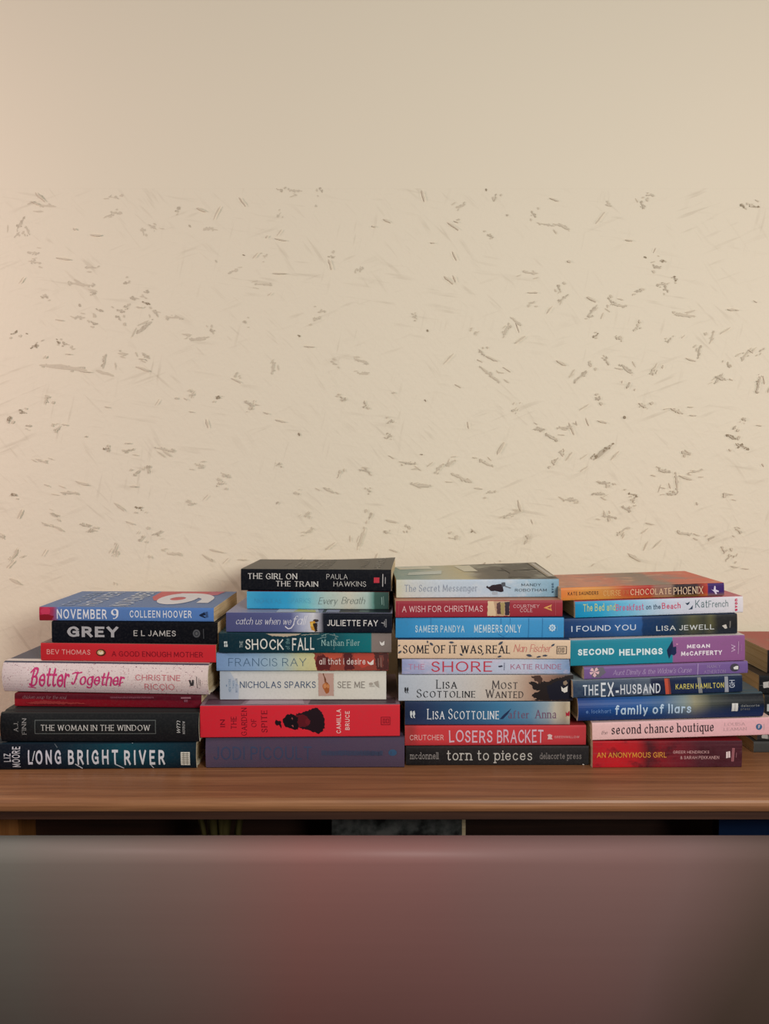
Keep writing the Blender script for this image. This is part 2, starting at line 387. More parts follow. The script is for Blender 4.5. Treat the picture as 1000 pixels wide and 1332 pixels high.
class Book:
    def __init__(self, key, name, label, W, spine, front, back=None, hard=False, sag=0.0004, lift=None, group=None, rough=0.42):
        x, y, z, L, T, yaw, roll = POSE[key]
        self.key, self.L, self.T, self.W, self.sag, self.hard = key, L, T, W, sag, hard
        self.lift = lift or (lambda X, Y, Z: 0.0)
        r = bpy.data.objects.new(name, None); COL.objects.link(r); r.empty_display_size = 0.02
        R = Matrix.Rotation(yaw, 4, 'Z') @ Matrix.Rotation(-roll, 4, 'Y')
        r.matrix_world = Matrix.Translation((x, y, z)) @ R @ Matrix.Translation((L / 2, W / 2, 0))
        tag(r, label, 'book', group)
        self.r = r; self.y0 = -W / 2
        self.layer = 0
        self.cov = self.cover(spine, front, back or front)
        self.pages()
    def uz(self, px, py):
        e = EDGE[self.key]
        yt = e[1] + (e[5] - e[1]) * (px - e[0]) / (e[4] - e[0]); yb = e[3] + (e[7] - e[3]) * (px - e[2]) / (e[6] - e[2])
        v = (yb - py) / (yb - yt)
        xl = e[2] + (e[0] - e[2]) * v; xr = e[6] + (e[4] - e[6]) * v
        return (px - xl) / (xr - xl) * self.L - self.L / 2, v * self.T
    def fy(self, z):
        s = 2 * z / self.T - 1
        return self.y0 + self.sag * s * s
    def on_spine(self, x, z, e=0.0):
        return (x, self.fy(z) - 0.00012 - e, z)
    def profile(self):
        T, W, y0 = self.T - 0.0006, self.W, self.y0
        pts = []                                       # (y, z, slot)
        n = 10
        if self.hard:
            s = self.sag
            for yy, zz in ((W, T), (W * 0.5, T), (s + 0.013, T), (s + 0.0095, T - 0.0012), (s + 0.006, T - 0.0012), (s + 0.003, T)):
                pts.append((y0 + yy, zz, 1))
            pts.append((y0 + s + 0.0006, T - 0.0003, 1))
            for i in range(n + 1):
                zz = T - 0.0012 - (T - 0.0024) * i / n
                q = 2 * zz / self.T - 1; pts.append((y0 + s * q * q, zz, 0))
            pts[-1] = pts[-1][:2] + (2,)
            pts.append((y0 + s + 0.0006, 0.0003, 2))
            for yy, zz in ((s + 0.003, 0.0), (s + 0.006, 0.0012), (s + 0.0095, 0.0012), (s + 0.013, 0.0), (W * 0.5, 0.0), (W, 0.0)):
                pts.append((y0 + yy, zz, 2))
        else:
            r = min(0.0014, T * 0.12)
            for f in (1, 0.85, 0.7, 0.55, 0.4, 0.25, 0.12, 0.05): pts.append((y0 + W * f, T, 1))
            for i in range(4):
                a = math.pi / 2 * i / 3; pts.append((y0 + r * (1 - math.sin(a)) + self.sag, T - r * (1 - math.cos(a)), 1 if i == 0 else 0))
            for i in range(1, n):
                zz = T - r - (T - 2 * r) * i / n; q = 2 * zz / self.T - 1; pts.append((y0 + self.sag * q * q, zz, 0))
            for i in range(4):
                a = math.pi / 2 * i / 3; pts.append((y0 + r * (1 - math.cos(a)) + self.sag, r * (1 - math.sin(a)), 0 if i < 3 else 2))
            for f in (0.05, 0.25, 0.5, 0.75, 1): pts.append((y0 + W * f, 0, 2))
        return pts
    def cover(self, spine, front, back):
        P = self.profile(); th = 0.0026 if self.hard else 0.00055
        n = len(P); inner = []
        for i in range(n):
            a, b = P[max(0, i - 1)], P[min(n - 1, i + 1)]
            dy, dz = b[0] - a[0], b[1] - a[1]; l = math.hypot(dy, dz) or 1
            inner.append((P[i][0] - dz / l * th, P[i][1] + dy / l * th))
        nx = 16; V = []; Fa = []; fm = []
        for k in range(nx + 1):
            x = -self.L / 2 + self.L * k / nx
            for y, z, s in P: V.append((x, y, z + self.lift(x / self.L + 0.5, (y - self.y0) / self.W, z / self.T)))
            for y, z in inner: V.append((x, y, z + self.lift(x / self.L + 0.5, (y - self.y0) / self.W, z / self.T)))
        S = 2 * n
        for k in range(nx):
            for i in range(n - 1):
                a, b = k * S + i, (k + 1) * S + i
                Fa.append((a, b, b + 1, a + 1)); fm.append(P[i][2])
                Fa.append((a + n, a + n + 1, b + n + 1, b + n)); fm.append(3)
            for i in (0, n - 1):
                a, b = k * S + i, (k + 1) * S + i
                Fa.append((a, a + n, b + n, b)); fm.append(3)
        for k in (0, nx):
            for i in range(n - 1):
                a = k * S + i; f = (a, a + 1, a + n + 1, a + n)
                Fa.append(f if k else f[::-1]); fm.append(3)
        o = obj('cover', V, Fa, [spine, front, back, M_EDGE], self.r, fm)
        bm = bmesh.new(); bm.from_mesh(o.data); bmesh.ops.recalc_face_normals(bm, faces=bm.faces); bm.to_mesh(o.data); bm.free()
        return o
    def pages(self):
        h = self.hard; L, T, W = self.L, self.T - 0.0006, self.W
        xi = 0.0035 if h else 0.0004; t = 0.0027 if h else 0.0006
        ya = self.y0 + (self.sag + 0.003 if h else 0.0022 + self.sag); yb = self.y0 + W - (0.0045 if h else 0.0008)
        z0, z1 = t, T - t
        nx, ny = 12, 6; V = []; Fa = []
        for zz in (z0, z1):
            for i in range(nx + 1):
                for j in range(ny + 1):
                    x = -L / 2 + xi + (L - 2 * xi) * i / nx; y = ya + (yb - ya) * j / ny
                    V.append((x, y, zz + self.lift(x / L + 0.5, (y - self.y0) / W, zz / T)))
        N = (nx + 1) * (ny + 1); q = lambda i, j: i * (ny + 1) + j
        for i in range(nx):
            for j in range(ny):
                Fa.append((q(i, j), q(i, j + 1), q(i + 1, j + 1), q(i + 1, j))); Fa.append((N + q(i, j), N + q(i + 1, j), N + q(i + 1, j + 1), N + q(i, j + 1)))
        for i in range(nx):
            for j in (0, ny):
                f = (q(i, j), q(i + 1, j), N + q(i + 1, j), N + q(i, j)); Fa.append(f if j == 0 else f[::-1])
        for j in range(ny):
            for i in (0, nx):
                f = (q(i, j), q(i, j + 1), N + q(i, j + 1), N + q(i, j)); Fa.append(f if i else f[::-1])
        obj('page_block', V, Fa, M_PAGE, self.r)
    # ---- things printed on the spine
    def text(self, part, rows, label=None):
        """rows: (string, x0, ytop, x1, ybase, style, colour[, turn]); turn 'up'/'down' runs the line along the thickness"""
        V, Fa, fm, mats = [], [], [], []
        e = 0.00008 * self.layer; self.layer += 1
        for row in rows:
            s, x0, yt, x1, yb, sty, colr = row[:7]; turn = row[7] if len(row) > 7 else None
            tv, tf, w = text_shape(s, sty); b = len(V)
            m = flat(colr, 0.5, 0.3)
            if m not in mats: mats.append(m)
            ua, za = self.uz(x0, yb); _, zc = self.uz(x0, yt); ub, _ = self.uz(x1, yb - 0.0)
            for (gx, gy, ge) in tv:
                p, q = gx / w, gy / 100.0
                if turn == 'up': X = ub + (ua - ub) * q; Z = za + (zc - za) * p
                elif turn == 'down': X = ua + (ub - ua) * q; Z = zc + (za - zc) * p
                else: X = ua + (ub - ua) * p; Z = za + (zc - za) * q
                Z = min(max(Z, 0.0006), self.T - 0.0012)
                V.append(self.on_spine(X, Z, e + ge))
            Fa += [tuple(i + b for i in f) for f in tf]; fm += [mats.index(m)] * len(tf)
        return self.emit(part, V, Fa, mats, fm)
    def emit(self, part, V, Fa, mats, fm, wrap=False):
        o = obj(part, V, Fa, mats, self.cov, fm)
        bm = bmesh.new(); bm.from_mesh(o.data)
        if wrap:                                       # bend the flat outlines round the spine
            for k in range(1, 16):
                bmesh.ops.bisect_plane(bm, geom=bm.verts[:] + bm.edges[:] + bm.faces[:], dist=1e-7, plane_co=(0, 0, self.T * k / 16), plane_no=(0, 0, 1))
            for v in bm.verts: v.co.y = self.on_spine(v.co.x, v.co.z, v.co.y - 1.0)[1]
        bm.normal_update()
        for f in bm.faces:
            if f.normal.y > 0.3 or f.normal.z < -0.5: f.normal_flip()
        bm.to_mesh(o.data); bm.free()
        return o
    def shapes(self, part, items, jag=0.0):
        """items: (colour, [(px, py), ...]) filled outlines on the spine, measured points; outlines that touch make one part"""
        for group in clusters(items):
            V, Fa, fm, mats = [], [], [], []
            e = 0.00008 * self.layer; self.layer += 1
            for k, (colr, pts) in enumerate(group):
                m = flat(colr, 0.48, 0.35)
                if m not in mats: mats.append(m)
                b = len(V)
                for i, p in enumerate(pts):
                    q = pts[(i + 1) % len(pts)]; ns = max(1, int(math.hypot(q[0] - p[0], q[1] - p[1]) / 1.6)) if jag else 1
                    for a in range(ns):
                        t = a / ns
                        X, Z = self.uz(p[0] + (q[0] - p[0]) * t + random.uniform(-jag, jag), p[1] + (q[1] - p[1]) * t + random.uniform(-jag, jag))
                        X = min(max(X, -self.L / 2 + 0.0003), self.L / 2 - 0.0003); Z = min(max(Z, 0.0007), self.T - 0.0013)
                        V.append((X, 1.0 + e + 0.00001 * k, Z))
                Fa.append(tuple(range(b, len(V)))); fm.append(mats.index(m))
            self.emit(part, V, Fa, mats, fm, True)
    def top(self, part, items):
        """items: (colour, [(u, w), ...]) filled outlines on the upper cover; u along the length, w away from the spine"""
        for group in clusters(items):
            V, Fa, fm, mats = [], [], [], []
            self.tl = getattr(self, 'tl', 0) + 1
            for k, (colr, pts) in enumerate(group):
                m = flat(colr, 0.4, 0.4)
                if m not in mats: mats.append(m)
                b = len(V)
                for i, p in enumerate(pts):
                    q = pts[(i + 1) % len(pts)]
                    for a in range(5):
                        u = p[0] + (q[0] - p[0]) * a / 5; w = p[1] + (q[1] - p[1]) * a / 5
                        V.append(((u - 0.5) * self.L, self.y0 + w * self.W, self.T - 0.0006 + 0.00020 + 0.00004 * (k + self.tl) + self.lift(u, w, 1.0)))
                Fa.append(tuple(range(b, len(V)))); fm.append(mats.index(m))
            self.emit(part, V, Fa, mats, fm)
    def toptext(self, part, rows):
        """rows: (string, w0, w1, u_base, u_cap, style, colour): lines running away from the spine on the upper cover"""
        V, Fa, fm, mats = [], [], [], []
        for (s, w0, w1, ub, uc, sty, colr) in rows:
            m = flat(colr, 0.4, 0.4)
            if m not in mats: mats.append(m)
            tv, tf, w = text_shape(s, sty); b = len(V)
            for gx, gy, ge in tv:
                ww = w0 + (w1 - w0) * gx / w; u = ub + (uc - ub) * gy / 100
                V.append(((u - 0.5) * self.L, self.y0 + ww * self.W, self.T - 0.0006 + 0.00045 + ge + self.lift(u, ww, 1.0)))
            Fa += [tuple(i + b for i in f) for f in tf]; fm += [mats.index(m)] * len(tf)
        return self.emit(part, V, Fa, mats, fm)

def clusters(items):
    """group outlines whose boxes lie close to each other"""
    bx = [(min(p[0] for p in q), max(p[0] for p in q), min(p[1] for p in q), max(p[1] for p in q)) for _, q in items]
    par = list(range(len(items)))
    def find(i):
        while par[i] != i: i = par[i]
        return i
    for i in range(len(items)):
        for j in range(i):
            a, b = bx[i], bx[j]
            g = max(max(a[0], b[0]) - min(a[1], b[1]), max(a[2], b[2]) - min(a[3], b[3]), 0)
            big = max(a[1] - a[0], a[3] - a[2], b[1] - b[0], b[3] - b[2])
            if g < 0.22 * big: par[find(i)] = find(j)
    out = {}
    for i, it in enumerate(items): out.setdefault(find(i), []).append(it)
    return list(out.values())

def sm(key, stops, **kw):
    """cover colours from positions measured along the spine"""
    e = EDGE[key]; L, T = POSE[key][3], POSE[key][4]
    return spine_mat('printed_spine', L, T, [((x - e[0]) / (e[4] - e[0]), c) for x, c in stops], **kw)

def oval(cx, cy, rx, ry, n=16, a0=0.0):
    return [(cx + rx * math.cos(a0 + math.tau * i / n), cy + ry * math.sin(a0 + math.tau * i / n)) for i in range(n)]
def rect(x0, y0, x1, y1): return [(x0, y0), (x1, y0), (x1, y1), (x0, y1)]
def frame(x0, y0, x1, y1, w): return [rect(x0, y0, x1, y0 + w), rect(x0, y1 - w, x1, y1), rect(x0, y0, x0 + w, y1), rect(x1 - w, y0, x1, y1)]
def line(x0, y0, x1, y1, w):
    l = math.hypot(x1 - x0, y1 - y0); nx, ny = -(y1 - y0) / l * w / 2, (x1 - x0) / l * w / 2
    return [(x0 + nx, y0 + ny), (x1 + nx, y1 + ny), (x1 - nx, y1 - ny), (x0 - nx, y0 - ny)]

# ------------------------------------------------------------------ the setting
WALL_Y = 0.215
def wall_mat(name, flakes=True):
    n = NT(name, 0.62, 0.28)
    base = lin((226, 216, 194))
    c = n.mix(n.math('MULTIPLY', n.noise(n.mapping(), 3.0, 3), 0.35), base, lin((220, 211, 190)))
    if flakes:
        hs = None
        for k, (ang, sc, thr) in enumerate(((0.35, (16, 1, 150), 0.60), (-0.75, (20, 1, 170), 0.61), (1.35, (18, 1, 160), 0.62), (2.2, (14, 1, 140), 0.61), (-0.15, (15, 1, 150), 0.60))):
            # flakes of the board: short slivers lying at several angles
            rot = n.new('ShaderNodeVectorRotate', rotation_type='Y_AXIS'); rot.inputs['Angle'].default_value = ang
            n.link(n.coord(), rot.inputs['Vector'])
            mp = n.new('ShaderNodeMapping'); mp.inputs['Scale'].default_value = sc; mp.inputs['Location'].default_value = (k * 3.1, 0, k * 1.7)
            n.link(rot.outputs[0], mp.inputs['Vector'])
            s = n.noise(mp.outputs[0], 1.0, 2, 0.5)
            patch = n.noise(n.mapping((1, 1, 1), (0, 0, 0), (k * 5.3, 0, k * 2.1)), 11, 2)
            m = n.math('MULTIPLY', n.math('MULTIPLY', n.math('SUBTRACT', s, thr), 9, clamp=True), n.math('MULTIPLY', n.math('SUBTRACT', patch, 0.50), 6, clamp=True), clamp=True)
            c = n.mix(n.math('MULTIPLY', m, 0.20), c, lin((150, 134, 110)))
            hs = s if hs is None else n.math('ADD', hs, s)
        rough = n.noise(n.mapping(), 260, 3)
        n.bump(n.math('ADD', n.math('MULTIPLY', hs, 0.6), n.math('MULTIPLY', rough, 0.35)), 0.28, 0.0018)
    else:
        n.bump(n.noise(n.mapping(), 220, 2), 0.05, 0.001)
    n.color(c); return n.m

v, f = box_data(-1.3, 1.3, WALL_Y, WALL_Y + 0.02, -0.55, 0.7409)
wall = obj('wall_back', v, f, wall_mat('painted_board')); wall['kind'] = 'structure'
v, f = box_data(-1.3, 1.3, WALL_Y + 0.0002, WALL_Y + 0.02, 0.7410, 1.5)
wup = obj('wall_back_upper', v, f, wall_mat('painted_plaster', False)); wup['kind'] = 'structure'
v, f = box_data(-4, 4, -5, WALL_Y, -0.57, -0.55)
n_ = wood_mat('floor_boards', (58, 36, 26), (78, 50, 36), (96, 64, 46), 0.6, 0.5)
flr = obj('floor', v, f, n_); flr['kind'] = 'structure'

# dents and chips where the board's flakes show through the paint: photo-measured centres, length, angle, darkness
def wpt(px, py):
    c, s = math.cos(PITCH), math.sin(PITCH)
    d = Vector(((px - 500) / F_PX, c + (666 - py) / F_PX * s, -s + (666 - py) / F_PX * c))
    t = (WALL_Y - CAM_Y) / d.y
    return d.x * t, CAM_Z + d.z * t
MARKS = [(27,290,22,-60,2),(36,300,14,70,1),(22,305,12,-45,1),(43,329,16,12,1),(45,341,18,8,1),(148,257,14,10,1),(62,268,28,4,0),(140,281,14,-25,1),(156,277,6,0,1),(198,295,16,30,1),(186,302,10,70,0),(232,272,9,-60,2),(247,294,5,45,2),(317,332,4,20,3),(281,340,5,60,1),(303,353,14,-28,1),(276,298,16,10,0),(345,333,6,0,1),(343,370,24,4,1),(363,279,8,-50,1),(411,268,4,60,1),(364,247,9,8,2),(384,248,20,4,1),(417,248,9,50,2),(432,334,8,30,2),(468,350,10,-80,1),(120,348,16,0,1),(58,386,10,-10,2),(106,370,34,6,1),(165,368,10,0,2),(122,380,8,-5,2),(190,380,9,0,2),(104,397,5,75,2),(130,404,10,20,2),(157,404,13,10,2),(175,388,14,10,2),(166,398,10,-30,2),(190,394,9,10,3),(122,420,10,20,2),(155,414,9,60,2),(203,408,12,60,2),(226,413,26,4,1),(188,426,30,-40,2),(105,413,14,0,1),(19,433,9,-30,3),(35,434,3,0,3),(46,450,12,-8,3),(76,445,7,30,3),(87,448,10,15,2),(190,463,14,40,2),(160,460,14,5,1),(136,470,22,-75,2),(252,442,12,5,1),(262,440,28,-8,1),(276,431,10,60,2),(82,478,60,6,1),(318,419,6,30,2),(389,437,5,45,3),(434,472,9,40,1),(412,415,10,-35,1),(418,405,10,-15,1),(355,478,18,-80,1),(307,487,9,-60,1),(470,470,22,20,1),(472,486,14,5,0),(540,413,7,45,1),(556,430,4,60,3),(632,247,4,80,3),(600,268,14,-40,1),(596,286,5,0,1),(637,307,8,0,2),(644,258,10,-75,2),(659,280,4,30,2),(694,279,8,50,2),(710,292,18,10,1),(733,295,18,30,1),(791,266,6,0,1),(836,268,12,60,2),(845,254,10,0,1),(966,268,9,50,3),(981,269,12,5,3),(839,335,5,30,3),(861,340,6,30,3),(855,348,12,15,2),(879,363,6,10,3),(862,370,14,0,2),(866,376,8,60,2),(830,379,12,-4,2),(768,412,8,-4,2),(727,376,12,60,2),(733,388,18,-40,2),(770,404,20,-50,2),(794,392,14,60,2),(805,397,18,10,1),(691,394,8,0,1),(690,355,20,4,0),(671,418,18,40,1),(658,430,20,-60,1),(774,437,7,-10,3),(804,440,12,25,2),(828,426,10,-50,1),(870,443,8,-60,2),(890,410,30,5,0),(909,458,16,-80,2),(926,438,14,-75,1),(947,474,8,80,2),(971,460,22,-50,1),(991,455,8,-45,2),(789,470,9,55,2),(815,480,24,40,2),(755,490,26,-35,2),(767,474,10,80,1),(626,458,12,50,2),(632,483,20,40,1),(643,492,18,35,1),(620,433,9,-30,1),(935,492,20,-55,2),
(11,545,10,-60,3),(30,536,11,20,3),(38,554,6,0,2),(75,558,12,-50,1),(60,520,14,-70,1),(112,568,4,0,2),(140,584,8,35,3),(166,586,16,-10,2),(178,615,12,-40,2),(193,611,10,85,2),(19,643,6,20,3),(55,600,20,20,1),(90,641,24,2,1),(70,670,12,30,2),(60,682,10,20,1),(110,683,16,10,2),(120,690,8,-20,2),(182,660,10,-5,3),(248,654,14,15,1),(286,629,9,-5,2),(260,606,14,15,1),(294,618,14,25,1),(215,585,26,12,1),(185,700,12,-50,2),(205,693,16,-20,2),(150,715,18,-70,1),(4,698,8,80,1),(18,723,20,-50,1),(226,720,20,0,0),(284,517,7,20,3),(250,513,10,-40,1),(230,518,5,0,1),(324,525,14,30,2),(328,528,8,-30,2),(389,565,5,70,3),(363,604,6,0,2),(441,617,10,-70,2),(428,638,18,30,1),(474,612,18,15,2),(480,638,6,40,2),(447,520,10,0,2),(475,524,9,70,2),(386,642,8,0,1),(361,654,5,-20,2),(482,672,10,-60,2),(399,668,12,-50,1),(402,690,14,-30,1),(276,728,4,50,2),(445,738,5,0,1),(470,700,30,-70,0),
(553,521,4,45,3),(507,548,7,-30,2),(512,511,5,0,1),(507,567,7,5,2),(548,591,5,0,3),(530,602,24,8,2),(572,608,18,-50,1),(587,602,16,-40,1),(632,603,18,25,1),(548,631,30,4,1),(600,622,30,25,0),(638,640,9,15,1),(670,532,8,-50,1),(700,558,14,0,2),(716,568,18,30,2),(735,556,20,0,1),(722,600,12,-50,2),(730,590,10,60,1),(784,588,34,-40,3),(771,594,8,-50,3),(812,543,5,60,3),(850,480,18,-60,1),(817,502,10,-60,2),(777,518,10,20,2),(785,628,18,5,2),(742,650,20,0,1),(779,642,18,3,2),(823,643,12,10,3),(824,650,8,-60,2),(815,662,12,25,2),(792,672,20,4,2),(786,668,10,75,1),(872,642,14,3,2),(906,655,5,60,1),(948,643,14,8,1),(905,613,20,-10,1),(865,613,18,12,2),(880,628,26,85,1),(893,590,14,20,1),(951,568,14,30,3),(964,580,18,20,3),(955,556,8,-50,2),(967,545,6,30,2),(937,492,16,20,2),(986,500,26,-78,2),(836,528,14,30,1),(880,535,20,20,0),(614,691,5,-50,3),(530,685,9,60,1),(503,692,6,30,2),(628,739,14,-70,2),(685,703,10,-50,1),(668,668,24,-15,1),(890,694,18,5,1),(925,700,8,-20,2),(947,725,12,-50,2),(960,690,12,30,1),(940,715,14,60,1),(810,690,18,-40,0),(645,735,8,40,1),(590,700,10,0,0)]
tones = [flat((216, 204, 182), 0.8, 0.1, 'bare_board'), flat((210, 199, 178), 0.8, 0.1, 'bare_board'), flat((197, 185, 164), 0.8, 0.1, 'bare_board'), flat((160, 146, 124), 0.8, 0.1, 'bare_board')]
V, Fa, fm = [], [], []
rm = random.Random(3)
def chip(px, py, ln, ang, d):
    x, z = wpt(px, py); k = 1.0864e-3
    l = ln * k; w = (1.0 + 0.6 * d + 0.13 * ln) * 0.40 * k * rm.uniform(0.7, 1.2)
    if ln <= 6: w = l * rm.uniform(0.22, 0.42)
    a = -math.radians(ang); ca, sa = math.cos(a), math.sin(a); n = 11; b = len(V)
    for i in range(n):
        t = math.tau * i / n; q = rm.uniform(0.35, 1.25)
        X, Z = math.cos(t) * l / 2 * rm.uniform(0.7, 1.05), math.sin(t) * w * q
        V.append((x + X * ca - Z * sa, WALL_Y - 0.0002 - len(Fa) * 1.0e-6, z + X * sa + Z * ca))
    Fa.append(tuple(range(b, b + n))[::-1]); fm.append(d)
for (mx, my, ml, ma, md) in MARKS:
    if ml <= 5: chip(mx, my, ml, ma, md); continue
    chip(mx, my, ml, ma, max(0, md - 1)); a = math.radians(ma)
    for _ in range(int(2 + ml / 3.2)):                 # crumbs of bare board along the dent
        q = rm.uniform(-0.5, 0.5) * ml; w = rm.gauss(0, 1.3)
        chip(mx + math.cos(a) * q - math.sin(a) * w, my + math.sin(a) * q + math.cos(a) * w, rm.uniform(1.6, 4.6), ma + rm.uniform(-40, 40), md)
    for _ in range(2):
        chip(mx + rm.uniform(-0.9, 0.9) * ml, my + rm.uniform(-8, 8), ml * rm.uniform(0.3, 0.6), ma + rm.uniform(-30, 30), 0)
for _ in range(150):
    chip(rm.uniform(-150, 1150), rm.uniform(250, 760), rm.uniform(4, 22), rm.choice((5, 10, 25, -40, -60, 60, 75, 35)) + rm.uniform(-8, 8), 0)
ch = obj('paint_chips', V, Fa, tones, None, fm); ch['kind'] = 'structure'; ch.parent = wall

# ------------------------------------------------------------------ the wooden shelf unit
unit = bpy.data.objects.new('bookshelf', None); COL.objects.link(unit); unit.location = (0, 0.06, -0.55)
tag(unit, 'brown wooden shelf unit against the wall carrying all the book stacks', 'bookshelf')
def upart(name, prof, x0, x1, mat):
    o = extrude_profile(name, [(y - 0.06, z + 0.55) for y, z in prof], x0, x1, mat, unit); return o
M_TOP = wood_mat('oiled_pine', (104, 66, 42), (142, 96, 62), (172, 122, 82), 1.0, 0.45)
M_UNDER = wood_mat('dark_pine_and_shade', (40, 22, 16), (58, 34, 24), (74, 46, 32), 1.0, 0.55, 3.0)
M_SIDE = wood_mat('side_pine', (96, 58, 28), (140, 88, 44), (166, 110, 60), 1.0, 0.5, 7.0, 'z')
top_prof = [(WALL_Y - 0.004, 0.0), (-0.0905, 0.0), (-0.0935, -0.0004), (-0.0960, -0.0018), (-0.0972, -0.0042), (-0.0977, -0.0075), (-0.0974, -0.0105), (-0.0964, -0.0132), (-0.0948, -0.0146), (-0.0930, -0.0150), (WALL_Y - 0.004, -0.0150)]
upart('shelf_board', top_prof, -0.66, 0.66, M_TOP)
def rectp(y0, y1, z0, z1): return [(y0, z0), (y1, z0), (y1, z1), (y0, z1)]
upart('shade_strip', [(-0.0700, -0.0151), (-0.0920, -0.0151), (-0.0908, -0.0245), (-0.0890, -0.0255), (-0.0700, -0.0255)], -0.66, 0.66, M_UNDER)  # added strip, its dark colour stands for the shade under the edge
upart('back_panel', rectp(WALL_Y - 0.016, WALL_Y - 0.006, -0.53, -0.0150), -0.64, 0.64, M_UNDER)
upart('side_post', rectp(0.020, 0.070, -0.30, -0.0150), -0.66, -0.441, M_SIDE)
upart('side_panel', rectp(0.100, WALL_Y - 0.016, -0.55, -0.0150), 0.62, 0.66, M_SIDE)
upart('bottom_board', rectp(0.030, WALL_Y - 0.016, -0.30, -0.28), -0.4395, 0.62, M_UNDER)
# added lower panel, bowed back so that it turns darker towards the floor
def panel_mat():
    n = NT('stained_panel', 0.5, 0.3)
    a = n.noise(n.mapping((1.6, 1, 0.9), (0, 0, 0), (0.37, 0, 0.2)), 1.6, 2, 0.4)
    g = n.noise(n.mapping((3, 3, 160)), 1.0, 3)
    sx = n.new('ShaderNodeSeparateXYZ'); n.link(n.coord(), sx.inputs[0])
    u = n.math('ADD', n.math('ADD', sx.outputs[0], 0.5), n.math('MULTIPLY', n.math('SUBTRACT', a, 0.5), 0.5))
    c = n.ramp(u, [(0.08, lin((142, 142, 132))), (0.22, lin((148, 126, 118))), (0.42, lin((158, 112, 106))), (0.60, lin((150, 108, 104))), (0.78, lin((138, 110, 106))), (0.95, lin((104, 88, 78)))])
    n.color(n.mix(n.math('MULTIPLY', g, 0.10), c, lin((84, 56, 48))))
    return n.m
pp = [(-0.0750, -0.0490)]
for i in range(1, 13):
    t = i / 12; pp.append((-0.0770 + 0.165 * t ** 1.6, -0.0490 - 0.40 * t))
pp += [(pp[-1][0] + 0.012, pp[-1][1]), (-0.063, -0.0445)]
upart('added_front_panel', pp[:1] + pp[1:13] + [(0.100, -0.4490)] + [(y + 0.012, z) for y, z in pp[12:0:-1]], -0.66, 0.66, panel_mat())
for p in unit.children:
    if p.name.startswith('added_front_panel'):
        for q in p.data.polygons: q.use_smooth = abs(q.normal.x) < 0.5

# ------------------------------------------------------------------ things on the lower level, seen through the gap
def at_gap(px, D): return (px - 500) / F_PX * D
r = bpy.data.objects.new('magazine', None); COL.objects.link(r); r.location = (at_gap(520, 1.04), 0.06, -0.279)
r.rotation_euler = (math.radians(-4), 0, 0)
tag(r, 'grey magazine standing upright in the dark gap below the middle of the shelf', 'magazine')
mg = NT('magazine_cover', 0.35, 0.4)
a = mg.noise(mg.mapping(), 45, 4, 0.6)
mg.color(mg.ramp(a, [(0.38, lin((28, 28, 28))), (0.50, lin((72, 74, 72))), (0.62, lin((96, 96, 94)))]))
v, f = box_data(-0.0855, 0.079, -0.004, -0.0032, 0, 0.246); obj('cover', v, f, mg.m, r)
v, f = box_data(-0.0850, 0.0835, -0.0031, 0.0030, 0.0004, 0.2455); obj('page_block', v, f, M_PAGE, r)
v, f = box_data(-0.0855, 0.0840, 0.0031, 0.0036, 0, 0.246); obj('back_cover', v, f, flat((150, 130, 122)), r)
r = bpy.data.objects.new('leaf_sprig', None); COL.objects.link(r); r.location = (at_gap(293, 1.03), 0.05, -0.279)
tag(r, 'sprig of dull yellow leaves in the dark gap below the red book', 'plant')
ML = flat((82, 74, 40), 0.6, 0.3, 'dry_leaf')
for (px0, px1, wd, dz) in ((274, 264, 15, 0.012), (285, 283, 14, 0.012), (288, 332, 16, 0.004), (306, 326, 10, -0.018), (262, 236, 8, -0.015)):
    x0 = at_gap(px0, 1.03) - r.location.x; x1 = at_gap(px1, 1.03) - r.location.x; V = []; Fa = []
    n = 10
    for i in range(n + 1):
        t = i / n; w = wd * 0.00091 * 0.5 * (math.sin(math.pi * min(1, 0.15 + 0.85 * t)) ** 0.6 if t < 1 else 0.05)
        x = x0 + (x1 - x0) * t ** 3 ; z = 0.16 + (0.085 + dz) * t; y = -0.006 * math.sin(math.pi * t)
        V += [(x - w, y, z), (x, y - 0.0025, z), (x + w, y, z), (x, y + 0.0012, z)]
    for i in range(n):
        for j in range(4): Fa.append((4 * i + j, 4 * i + (j + 1) % 4, 4 * i + 4 + (j + 1) % 4, 4 * i + 4 + j))
    Fa += [(3, 2, 1, 0), (4 * n, 4 * n + 1, 4 * n + 2, 4 * n + 3)]
    obj('leaf', V, Fa, ML, r, smooth=True)
V = []; Fa = []
for i in range(7):
    t = i / 6
    for j in range(6): V.append((0.004 * math.cos(j * math.tau / 6), 0.004 * math.sin(j * math.tau / 6), 0.17 * t))
for i in range(6):
    for j in range(6): Fa.append((6 * i + j, 6 * i + (j + 1) % 6, 6 * i + 6 + (j + 1) % 6, 6 * i + 6 + j))
Fa += [tuple(range(6))[::-1], tuple(range(36, 42))]
obj('stem', V, Fa, flat((84, 70, 40)), r, smooth=True)
r = bpy.data.objects.new('folder', None); COL.objects.link(r); r.location = (at_gap(975, 1.03), 0.05, -0.279)
tag(r, 'dark blue folder standing in the gap under the right end of the shelf', 'folder')
v, f = box_data(-0.034, 0.10, -0.010, -0.008, 0, 0.25); obj('cover', v, f, flat((14, 34, 66), 0.4), r)
v, f = box_data(-0.034, 0.10, 0.008, 0.010, 0, 0.25); obj('cover', v, f, flat((14, 34, 66), 0.4), r)
v, f = box_data(-0.034, -0.032, -0.008, 0.008, 0, 0.25); obj('spine', v, f, flat((12, 30, 60), 0.4), r)
v, f = box_data(-0.030, 0.097, -0.0075, 0.0075, 0.002, 0.247); obj('page_block', v, f, M_PAGE, r)

